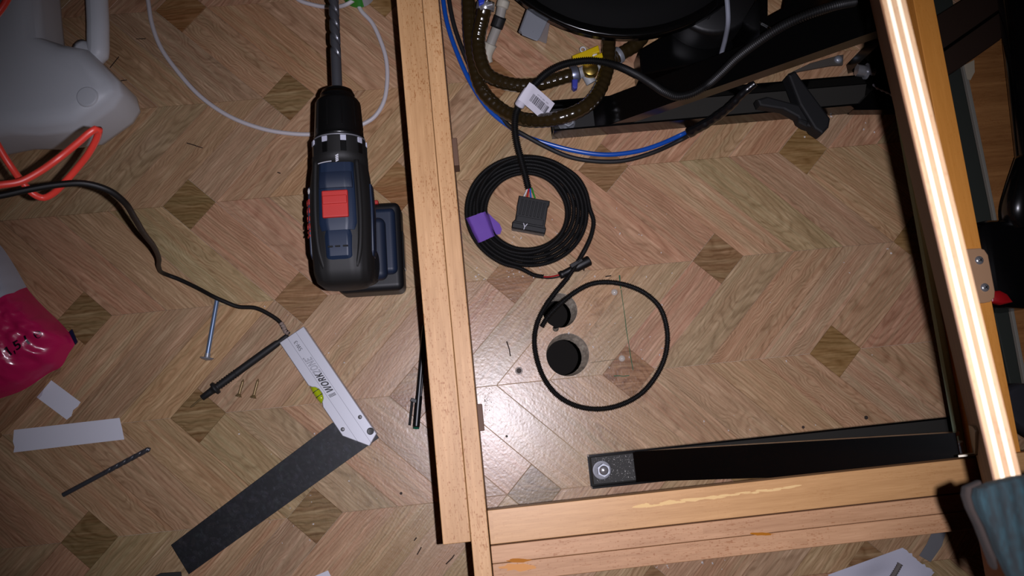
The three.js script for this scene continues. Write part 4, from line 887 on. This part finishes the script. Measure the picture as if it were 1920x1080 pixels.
// paper strips
function sheet(name, label, list, h, group, curl = 0.0006) {
  const g = prismPx(list, h, 0.0004, 0.0001);
  const o = tag(mesh(name, g, paper), label, 'paper', group);
  return based(o);
}
sheet('paper_strip', 'long white paper strip with a torn end above the loose drill bit', [[26, 806], [80, 800], [224, 783.5], [229, 804], [233, 824], [130, 836], [25, 848.5], [27, 838], [24, 828]], 0.0008);
sheet('paper_strip', 'short white paper strip with torn corner beside the pink shrink-wrap', [[96, 713], [151, 754], [146, 762], [137, 769], [134, 780], [125, 787], [68.5, 745]], 0.0008);
sheet('paper_scrap', 'tip of a white paper scrap below the try square blade', [[588, 1081], [615, 1069.5], [626, 1092], [600, 1104]], 0.0008);
{
  const o = thing('paper_sheet', 'creased white paper sheet on the floor outside the front board', 'paper');
  const n = 16, pos = [], idx = [];
  const C = [[1552, 1078], [1692, 1027], [1752, 1074], [1650, 1180]];
  for (let i = 0; i <= n; i++) for (let j = 0; j <= n; j++) {
    const u = i / n, v = j / n; let x = (C[0][0] * (1 - u) + C[1][0] * u) * (1 - v) + (C[3][0] * (1 - u) + C[2][0] * u) * v, y = (C[0][1] * (1 - u) + C[1][1] * u) * (1 - v) + (C[3][1] * (1 - u) + C[2][1] * u) * v;
    if (i === n) { x += 1.5 * Math.sin(v * 31) + 2 * Math.sin(v * 9); y += 1.5 * Math.sin(v * 43); }
    pos.push(...at(x, y, 0.0006 + 0.011 * Math.max(0, noise(u * 2.2, v * 2.2, 4) - 0.25) * Math.sin(u * 3.1) * 1.3).toArray());
  }
  for (let i = 0; i < n; i++) for (let j = 0; j < n; j++) { const a = i * (n + 1) + j, b = a + 1, c = a + n + 1, d = c + 1; idx.push(a, c, b, b, c, d); }
  const g = new THREE.BufferGeometry(); g.setAttribute('position', new THREE.Float32BufferAttribute(pos, 3)); g.setIndex(idx); g.computeVertexNormals();
  mesh('sheet', g, std(0xc6c6d2, 0.85, 0, { side: THREE.DoubleSide }), o);
  based(o);
  const s = thing('wall_plug', 'grey ribbed wall plug lying on the creased paper sheet', 'wall plug');
  mesh('plug', sweep(pts([[1688, 1057, 0.014], [1682, 1068, 0.0135], [1672, 1084, 0.013]]), corrugated(0.0035, 0.0028, 0.0006), { step: 0.0007, sides: 12 }), std(0x6d6762, 0.8), s);
  based(s);
  const m = thing('mesh_strip', 'grey woven mesh strip lying half under the front board', 'strip');
  const weave = texture(64, 64, (x, y) => { const v = ((x >> 2) + (y >> 2)) % 2 ? 122 : 92; return [v, v, v + 2]; }); weave.repeat.set(120, 120);
  const mg = prismPx([[1752, 990], [1776, 992], [1766, 1024], [1745, 1054], [1724, 1042], [1738, 1020]], 0.0015, 0.0012, 0.0002);
  mesh('strip', gridUV(mg, 'x'), std(0xffffff, 0.8, 0, { map: weave, name: 'grey_weave' }), m);
  based(m);
  tag(based(mesh('dark_offcut', prismPx([[272, 1090], [300, 1075], [338, 1072.5], [341, 1092]], 0.004, 0.0035, 0.0005), dustySteel)), 'dark flat metal offcut just below the square blade tip', 'offcut');
}
{ // marker pen beside the bench
  const o = thing('marker_pen', 'black overhead marker pen with green end cap beside the bench side', 'pen');
  const a = at(780, 804, 0.0048), b = at(797, 610, 0.0048), L = a.distanceTo(b);
  const print = canvasTexture(1024, 128, (g, w, h) => { g.fillStyle = '#0e0e10'; g.fillRect(0, 0, w, h); g.fillStyle = '#c9c9d2'; g.font = 'italic 30px sans-serif'; g.fillText('ohp marker', 480, 40); g.font = '15px sans-serif'; g.fillText('permanent marker', 330, 62); g.fillRect(320, 70, 340, 2); });
  print.wrapS = print.wrapT = THREE.RepeatWrapping;
  const g = new THREE.LatheGeometry([[0.00001, 0.0022], [0.0044, 0.0022], [0.0047, 0.004], [0.0046, L * 0.3], [0.0042, L * 0.32], [0.0042, L * 0.9], [0.0036, L], [0.00001, L]].map(([r, t]) => new THREE.Vector2(r, t)), 24);
  const uv = g.attributes.uv, ps = g.attributes.position; for (let i = 0; i < uv.count; i++) uv.setXY(i, ps.getY(i) / L, uv.getX(i));
  g.rotateY(-2.2);
  g.applyQuaternion(new THREE.Quaternion().setFromUnitVectors(V(0, 1, 0), b.clone().sub(a).normalize())); g.translate(a.x, a.y, a.z);
  mesh('barrel', g, std(0xffffff, 0.35, 0, { map: print, name: 'printed_pen_barrel' }), o);
  mesh('end_cap', turnedOn(a.clone().lerp(b, -0.004), b, [[0.00001, 0], [0.0042, 0.0003], [0.0044, 0.004]], 24), std(0x0c5a45, 0.4), o).userData.label = 'green end cap';
  mesh('clip', prismPx([[765.5, 797], [770, 798], [776, 748], [771, 746]], 0.0075, 0.0028, 0.0006), std(0x080808, 0.8), o);
  mesh('clip_root', prismPx([[768, 752], [772, 746], [782, 749], [781, 756]], 0.0085, 0.004, 0.0006), blackPlastic, o);
  based(o);
}
{ // thin white cable in a loop behind the drill
  const o = thing('white_cable', 'thin white cable lying in a wide loop behind the drill', 'cable');
  mesh('sheath', sweep(pts([[274, -60], [275, -20], [279, 10], [285, 45], [301, 88], [330, 130], [375, 180], [430, 218], [490, 241], [540, 250], [585, 252], [635, 248], [680, 233], [702, 219], [719, 192], [726, 153], [724, 111], [713, 75], [697, 42], [677, 20], [672, 8, 0.0035], [668, -30]], 0.0031), 0.003, { step: 0.003, sides: 12 }), std(0xcac4c6, 0.5), o);
  based(o);
  const p = thing('white_cable', 'short stretch of white cable crossing behind the drill bit and green cup', 'cable');
  mesh('sheath', sweep(pts([[525, -35], [560.5, 0], [583, 8], [605, 12.5], [635, 12.5, 0.012], [652, 7, 0.02], [663, 0, 0.02], [690, -20, 0.012]], 0.0031), 0.003, { step: 0.003, sides: 12 }), std(0xcac4c6, 0.5), p);
  based(p);
  const c = thing('plastic_cup', 'small green and white plastic cup beyond the drill bit', 'cup');
  const cc = at(673, -14, 0), prof = (r0, r1) => [[0.00001, 0.0005], [r0, 0.0005], [r0 + 0.0006, 0.002], [r1, 0.05], [r1 - 0.0014, 0.05], [r0 - 0.0012, 0.003], [0.00001, 0.003]];
  mesh('wall', turnedOn(V(cc.x, 0, cc.z), V(cc.x, 1, cc.z), prof(0.0235, 0.0262), 40), std(0xb8bcc2, 0.5), c);
  const band = new THREE.LatheGeometry([[0.0238, 0.0012], [0.0244, 0.0022], [0.02675, 0.0496]].map(([r, t]) => new THREE.Vector2(r, t)), 24, -2.05, 2.3); band.translate(cc.x, 0, cc.z);
  mesh('green_print', band, std(0x139a1c, 0.45, 0, { side: THREE.DoubleSide }), c).userData.label = 'green printed half';
  based(c);
}
// ---------------------------------------------------------------- multimeter leads coming down from above
{
  const o = thing('red_lead', 'coral red test lead looped in the air beside the jerrycan', 'test lead');
  mesh('insulation', sweep(pts([[-120, 380, 0.47], [-50, 357, 0.46], [0, 347, 0.455], [37, 341, 0.45], [74, 322, 0.445], [111, 296, 0.44], [148, 266, 0.44], [172, 246, 0.44], [184, 241, 0.438], [184, 252, 0.432], [168, 285, 0.42], [145, 315, 0.41], [122, 341, 0.405], [101, 362, 0.40], [81, 371, 0.40], [63, 364, 0.405], [43, 343, 0.41], [21, 313, 0.42], [6, 290, 0.425], [-10, 262, 0.43], [-60, 180, 0.44]]), 0.0029, { step: 0.003, sides: 14 }), phys(0xf4493c, 0.35, { clearcoat: 0.3 }), o);
  based(o);
  const q = thing('red_lead', 'red lead end crossing the corner above the jerrycan', 'test lead');
  mesh('insulation', sweep(pts([[-60, 60, 0.44], [-20, 40, 0.44], [4, 14, 0.44], [22, -20, 0.44], [30, -60, 0.44]]), 0.0029, { step: 0.003, sides: 14 }), phys(0xf4493c, 0.35, { clearcoat: 0.3 }), q);
  based(q);
  const b = thing('black_lead', 'black test lead running down to a pointed probe on the floor', 'test lead');
  const lp = pts([[-120, 372, 0.45], [-40, 372, 0.44], [0, 367, 0.435], [56, 355, 0.43], [111, 346, 0.425], [159, 344, 0.42], [204, 357, 0.41], [232, 378, 0.395], [252, 408, 0.36], [268, 435, 0.31], [289, 463, 0.22], [298, 485, 0.13], [298, 501, 0.05], [304, 511, 0.018], [318, 517, 0.006], [334, 523], [370, 540, 0.004], [400, 556, 0.0095], [420, 565, 0.008], [446, 575], [479, 577.5], [505, 589.5], [525, 604, 0.004], [532, 616, 0.006], [541, 626, 0.0075]], 0.0032);
  mesh('insulation', sweep(lp, 0.0028, { step: 0.003, sides: 12 }), std(0x120f0d, 0.55), b);
  mesh('frayed_sleeve', sweep(pts([[527, 606, 0.0045], [531.5, 613, 0.006], [536, 622, 0.007], [541, 626, 0.0078]]), (s) => 0.0031 + 0.0004 * Math.sin(s * 1500), { step: 0.0008, sides: 10 }), std(0x8d7c72, 0.8), b);
  // probe
  const a = at(540, 629, 0.007), e = at(379, 746, 0.006), L = a.distanceTo(e);
  const pr = [[0.00001, 0], [0.0034, 0]]; for (let i = 0; i < 6; i++) pr.push([0.0037, L * (0.01 + i * 0.016)], [0.0031, L * (0.018 + i * 0.016)]);
  pr.push([0.0044, L * 0.13], [0.005, L * 0.25], [0.005, L * 0.6]); for (let i = 0; i < 8; i++) pr.push([0.0056, L * (0.61 + i * 0.027)], [0.0046, L * (0.622 + i * 0.027)]);
  pr.push([0.0052, L * 0.83], [0.0085, L * 0.835], [0.0085, L * 0.86], [0.0052, L * 0.868], [0.0046, L * 0.9], [0.004, L], [0.00001, L]);
  const ph = mesh('probe_handle', turnedOn(a, e, pr, 20), rubber, b);
  mesh('probe_tip', turnedOn(e, at(356, 765, 0.005), [[0.0013, 0], [0.0013, e.distanceTo(at(356, 765, 0.005)) * 0.85], [0.00001, e.distanceTo(at(356, 765, 0.005))]], 12), yellowZinc, ph);
  based(b);
}
// ---------------------------------------------------------------- jerrycan and shrink-wrapped bottle pack
{
  const o = thing('jerrycan', 'translucent milky plastic jerrycan lying on its side with a tube handle', 'jerrycan');
  const milk = phys(0xe9edf2, 0.45, { transmission: 0.15, thickness: 0, side: THREE.DoubleSide });
  const L = [[-140, 270], [0, 243], [60, 243], [138, 234], [200, 190], [216, 166], [210, 140], [152, 80], [110, 72], [66, 58], [60, 0], [55, -60], [-140, -60]];
  mesh('body', prismPx(L, 0.10, 0.098, 0.026, [], 5), milk, o);
  const b = at(163, 181, 0.1); mesh('round_boss', turnedOn(V(b.x, 0.0985, b.z), V(b.x, 1, b.z), [[0.0135, 0], [0.0125, 0.0022], [0.011, 0.0028], [0.00001, 0.0028]], 28), milk, o);
  for (const [x, y] of [[6, 205], [26, 203], [46, 202]]) mesh('rib', rod(at(x, y, 0.098), at(x + 24, y + 26, 0.086), 0.0026, 0.0026, 10), milk, o);
  mesh('handle', sweep(pts([[150, 92, 0.06], [180, 108, 0.062], [184, 60, 0.066], [182, 0, 0.066], [180, -60, 0.066]]), 0.0135, { step: 0.005, sides: 20, tension: 0.4 }), milk, o);
  based(o);
}
{
  const o = thing('bottle_pack', 'crumpled pink and silver shrink-wrap pack printed 1,5 l', 'pack');
  const outl = [[-130, 380], [-40, 428], [0, 458], [22, 488], [40, 518], [55, 544], [84, 576], [120, 611], [142, 643], [131, 662], [116, 688], [95, 699], [46, 731], [0, 748], [-130, 790]];
  const print = canvasTexture(1024, 1024, (g, w, h) => {
    g.fillStyle = '#c9205c'; g.fillRect(0, 0, w, h);
    g.fillStyle = '#b9bdc8'; g.beginPath(); g.moveTo(0, 0); g.lineTo(w, 0); g.lineTo(w, h * 0.3); g.lineTo(w * 0.70, h * 0.405); g.lineTo(w * 0.69, h * 0.48); g.lineTo(w * 0.56, h * 0.56); g.lineTo(0, h * 0.69); g.closePath(); g.fill();
    g.fillStyle = '#1a0418'; g.save(); g.translate(w * 0.655, h * 0.79); g.scale(1.4, 1); g.rotate(-0.5); g.font = 'bold 58px sans-serif'; g.fillText('× 1,5 l', 0, 0); g.font = 'bold 58px sans-serif'; g.fillText('℮', 186, 0); g.restore();
  });
  // uv across the plan of the pack: u, v from photo-aligned axes in metres
  const O = at(-130, 380, 0), ux = at(150, 380, 0).sub(O), vz = at(-130, 790, 0).sub(O), uL = ux.length(), vL = vz.length(); ux.normalize(); vz.normalize();
  const N = 64, P2 = outl.map((p) => at(p[0], p[1], 0)), cx = P2.reduce((s, p) => s + p.x, 0) / P2.length - 0.02, cz = P2.reduce((s, p) => s + p.z, 0) / P2.length;
  const border = new THREE.CatmullRomCurve3(P2, true, 'centripetal').getSpacedPoints(180); border.pop();
  const rings = 26, pos = [], uv = [], idx = [];
  for (let r = 0; r <= rings; r++) for (let k = 0; k < 180; k++) {
    const t = r / rings, p = V(cx, 0, cz).lerp(border[k], t);
    const cre = 1 - 2 * Math.abs(fbm(p.x * 48 + 3, p.z * 48, 5) - 0.5) - 0.6 * Math.abs(noise(p.x * 120, p.z * 120, 6) - 0.5), big = fbm(p.x * 14, p.z * 14, 8);
    let h = 0.04 * (1 - t ** 5) * (0.75 + 0.4 * big) + 0.008 * cre * (1 - t ** 8) + 0.002;
    pos.push(p.x, h, p.z); const d = p.clone().sub(O); uv.push(d.dot(ux) / uL, 1 - d.dot(vz) / vL);
  }
  for (let r = 0; r < rings; r++) for (let k = 0; k < 180; k++) { const a = r * 180 + k, b = r * 180 + (k + 1) % 180, c = a + 180, d = b + 180; idx.push(a, b, c, b, d, c); }
  const g = new THREE.BufferGeometry(); g.setAttribute('position', new THREE.Float32BufferAttribute(pos, 3)); g.setAttribute('uv', new THREE.Float32BufferAttribute(uv, 2)); g.setIndex(idx); g.computeVertexNormals();
  if (g.attributes.normal.getY(180 * 5) < 0) { for (let i = 0; i < idx.length; i += 3) { const q = idx[i]; idx[i] = idx[i + 2]; idx[i + 2] = q; } g.setIndex(idx); g.computeVertexNormals(); }
  mesh('film', g, phys(0xffffff, 0.3, { map: print, clearcoat: 0.35, clearcoatRoughness: 0.12, side: THREE.DoubleSide, name: 'printed_shrink_film' }), o);
  mesh('dark_tab', prismPx([[128, 622], [134, 617], [144, 641], [140, 646]], 0.01, 0.004, 0.001), std(0x16163a, 0.4), o).userData.label = 'dark blue printed corner';
  const cf = [], ci = []; const edge = [[116, 688], [95, 699], [70, 716], [46, 731], [0, 748], [-60, 768]], low = [[112, 700], [88, 712], [78, 742], [46, 775], [0, 812], [-60, 830]];
  for (let i = 0; i < edge.length; i++) for (let j = 0; j <= 4; j++) { const t = j / 4; cf.push(...at(edge[i][0] + (low[i][0] - edge[i][0]) * t, edge[i][1] + (low[i][1] - edge[i][1]) * t, 0.006 * (1 - t) + 0.0016 + 0.003 * rnd()).toArray()); }
  for (let i = 0; i < edge.length - 1; i++) for (let j = 0; j < 4; j++) { const a = i * 5 + j, b = a + 1, c = a + 5, d = c + 1; ci.push(a, c, b, b, c, d); }
  const cg = new THREE.BufferGeometry(); cg.setAttribute('position', new THREE.Float32BufferAttribute(cf, 3)); cg.setIndex(ci); cg.computeVertexNormals();
  mesh('clear_film', cg, phys(0xf2eef0, 0.12, { transmission: 1, thickness: 0, side: THREE.DoubleSide }), o).userData.label = 'clear film edge';
  based(o);
}
// ---------------------------------------------------------------- behind the hinge beam
{
  const o = thing('step_board', 'brown wooden board with a grey painted edge behind the hinge beam', 'board');
  mesh('board', gridUV(prismPx([[1807, 100], [1960, 0], [2060, 400], [2090, 760], [1930, 760], [1863, 392]], 0.06, 0.006, 0.0008), 'x'), brownWood, o);
  mesh('painted_edge', prismPx([[1800, 100], [1807.5, 100], [1866, 392], [1926, 713], [1940, 790], [1933, 790], [1920, 713], [1860.5, 392]], 0.0605, 0.006, 0.0005), std(0x7d7a70, 0.8), o).userData.label = 'grey painted edge';
  mesh('white_flake', prismPx([[1808, 122], [1827, 112], [1828, 135], [1820, 150], [1814, 148]], 0.0612, 0.001, 0.0002), std(0xa59a84, 0.8), o);
  based(o);
  const b = thing('base_plate', 'dark green-black painted strip on the floor between beam and brown board', 'strip');
  mesh('strip', prismPx([[1745, -20], [1783, -20], [1861, 392], [1922, 720], [1895, 722], [1800, 300]], 0.035, 0.0345, 0.001), std(0x262b24, 0.8), b);
  based(b);
  const d = thing('cover_plate', 'dark brown cover plate lying slantwise on the board end', 'plate');
  mesh('plate', prismPx([[1755, 30], [1900, -60], [1930, 0], [1876, 74], [1806, 123], [1770, 145]], 0.085, 0.024, 0.001), std(0x2a1a10, 0.6), d);
  mesh('lip', rod(at(1768, 95, 0.087), at(1872, 22, 0.087), 0.0022), blackSteel, d);
  based(d);
  const p = thing('steel_post', 'thick glossy black steel tube lying on the board behind the beam', 'tube');
  const a = at(1898, -60, 0.112), e = at(1942, 330, 0.112);
  mesh('tube', rod(a, e, 0.02, 0.02, 32), phys(0x060607, 0.22, { clearcoat: 0.6 }), p);
  mesh('end_collar', rod(e, e.clone().lerp(a, 0.03), 0.0215, 0.0215, 32), blackSteel, p);
  based(p);
  const c = thing('plastic_case', 'glossy black plastic case with a red corner lip behind the beam', 'case');
  mesh('body', prismPx([[1838, 425], [1846, 413], [1862, 409], [1960, 407], [1975, 570], [1930, 577], [1870, 573], [1860, 560]], 0.13, 0.068, 0.014, [], 5), phys(0x070708, 0.25, { clearcoat: 0.5 }), c);
  mesh('neck', sweep(pts([[1912, 415, 0.118], [1908, 395, 0.125], [1914, 360, 0.13], [1928, 300, 0.13]]), (s, L) => 0.021 - 0.006 * s / L, { step: 0.004, sides: 20 }), phys(0x070708, 0.25, { clearcoat: 0.5 }), c);
  mesh('red_lip', prismPx([[1858, 546], [1876, 544], [1890, 551], [1901, 566], [1880, 571], [1861, 566]], 0.136, 0.012, 0.003, [], 3), std(0xa3141a, 0.35), c).userData.label = 'red plastic lip';
  based(c);
  const w = thing('plastic_wedge', 'dark grey moulded plastic wedge beside the fabric pad', 'wedge');
  mesh('wedge', prismPx([[1874, 748], [1893, 728], [1912, 718], [1960, 720], [1960, 830], [1915, 802], [1884, 778]], 0.1, 0.03, 0.006, [], 3), std(0x2c2c30, 0.4), w);
  mesh('foot', prismPx([[1935, 745], [1975, 745], [1975, 800], [1940, 795]], 0.0715, 0.0705, 0.002), std(0x2c2c30, 0.5), w);
  based(w);
}

// ---------------------------------------------------------------- marks, plugs and crumbs on the floor
{
  const green = std(0x1f5a36, 0.7), pencil = std(0x55503c, 0.8);
  const stroke = (name, list, w, m) => { const a = pts(list, 0.0002), L = [], R = []; a.forEach((p, i) => { const d = (a[i + 1] ?? p).clone().sub(a[i - 1] ?? p).normalize(), n = V(-d.z, 0, d.x), k = w * rr(0.6, 1.1); L.push(p.clone().addScaledVector(n, k)); R.unshift(p.clone().addScaledVector(n, -k)); }); mesh(name, prism([...L, ...R], 0.00025, 0.0002, 0), m, floor); };
  stroke('marker_line', [[1161.5, 516], [1162.3, 526], [1164, 541]], 0.0011, green);
  stroke('marker_line', [[1164.5, 543], [1168, 568], [1172, 596], [1174, 615], [1179, 646], [1183, 672], [1187, 694]], 0.0005, green);
  stroke('marker_line', [[1151, 705], [1160, 704.5], [1169, 705.5], [1180, 704]], 0.0007, green);
  stroke('pencil_line', [[1107, 680], [1130, 677], [1161, 673]], 0.00035, pencil);
  for (const l of [[[1135, 518.5], [1146, 517]], [[255, 73], [273, 72.5]], [[206, 127], [223, 106]], [[222, 152], [238, 150]], [[350, 268], [367, 273]], [[366, 273], [380, 277.5]], [[520, 323], [526, 325]], [[782, 1040], [790, 1026]], [[836, 1058], [848, 1046], [852, 1040]], [[776, 1014], [781, 1008]], [[950, 640], [955, 655], [957, 668]], [[1000, 1046], [1004, 1040]]]) stroke('scuff_mark', l, 0.0008, std(0x2e2017, 0.9));
  for (const [x, y, r, m] of [[1624, 783, 0.0026, 0x2b211a], [1506, 801, 0.002, 0x3a2a20], [752, 925, 0.0018, 0x3b2f28], [950, 818, 0.0016, 0x40372f]]) { const p = at(x, y); mesh('knot_mark', new THREE.CylinderGeometry(r, r, 0.0003, 12).translate(p.x, 0.0002, p.z), std(m, 0.8), floor); }
  // filler plug near the holes, two clear glue blobs
  const p = at(973, 695), g = thing('filled_hole', 'small filled screw hole near the bench side', 'plug');
  mesh('rim', turnedOn(V(p.x, 0.0001, p.z), V(p.x, 1, p.z), [[0.0034, 0], [0.0052, 0], [0.005, 0.0006], [0.0034, 0.0004]], 24), std(0xa59a90, 0.6), g);
  mesh('filler', turnedOn(V(p.x, 0.0001, p.z), V(p.x, 1, p.z), [[0.0036, 0], [0.0034, 0.0003], [0.00001, 0.0005]], 20), std(0x453a34, 0.8), g);
  based(g);
  for (const [x, y, l] of [[1152, 548, 'clear glue blob on the floor beside the green marker line top'], [1166, 672, 'clear glue blob on the floor at the pencil line end']]) {
    const q = at(x, y), b = thing('glue_blob', l, 'glue blob');
    mesh('blob', turnedOn(V(q.x, 0.0002, q.z), V(q.x, 1, q.z), [[0.0044, 0], [0.0042, 0.001], [0.0025, 0.0022], [0.00001, 0.0026]], 18), phys(0xc2b8ac, 0.15, { clearcoat: 1 }), b);
    based(b);
  }
}
{ // plastic crumbs and drilling dust
  const flake = new THREE.IcosahedronGeometry(1, 0);
  const put = (name, label, n, place, mat) => {
    const m = new THREE.InstancedMesh(flake, mat, n), q = new THREE.Object3D();
    for (let i = 0; i < n; i++) { const [p, s] = place(i); q.position.copy(p); q.rotation.set(rnd() * 3, rnd() * 3, rnd() * 3); q.scale.set(s * rr(0.6, 1.8), s * rr(0.3, 0.7), s * rr(0.6, 1.4)); q.updateMatrix(); m.setMatrixAt(i, q.matrix); }
    m.name = numbered(name); m.castShadow = m.receiveShadow = true; m.userData = { label, category: 'debris', kind: 'stuff' }; scene.add(m);
  };
  const crumb = std(0xd6cfc8, 0.8);
  const spots = [[980, 508, 40, 16, 26], [950, 470, 70, 40, 10], [1040, 470, 60, 60, 10], [1150, 600, 110, 90, 40], [1190, 430, 60, 60, 10], [1070, 330, 40, 24, 8], [1090, 690, 60, 30, 8], [1050, 615, 22, 12, 10], [900, 520, 16, 20, 6], [600, 960, 120, 60, 14], [1300, 1050, 70, 20, 14], [1560, 560, 140, 120, 8], [1500, 230, 160, 30, 10], [1350, 790, 200, 22, 12], [560, 600, 90, 80, 8], [520, 860, 100, 60, 8]];
  const list = []; for (const [x, y, w, h, n] of spots) for (let i = 0; i < n; i++) { const p = at(x + rr(-w, w), y + rr(-h, h), 0.0005); if (holes.every(([c, r]) => Math.hypot(c.x - p.x, c.z - p.z) > r)) list.push(p); }
  put('crumbs', 'pale plastic crumbs scattered over the floor round the coil', list.length, (i) => { list[i].y = 0.0006; return [list[i], rr(0.0005, 0.0014)]; }, crumb);
  put('dirt_specks', 'dark brown dirt specks on the floor against the bench side', 70, () => { const p = at(909 + 14 * rnd() ** 2, 752 + rr(-34, 30) * rnd(), 0.0004); p.y = 0.0005; return [p, rr(0.0002, 0.0006)]; }, std(0x4a3426, 0.95));
  put('drilling_dust', 'pale drilling dust on the black channel end by the bolt', 420, (i) => { const k = rnd() ** 2.2; return [V(0.136 + 0.068 * (i < 300 ? rnd() : 1) + (i < 300 ? 0 : k * 0.1), i < 300 ? 0.0088 : 0.0045, rr(0.0695, 0.1025)), rr(0.0002, 0.00065)]; }, std(0xb9b6b0, 0.9));
}
renderer.render(scene, camera);
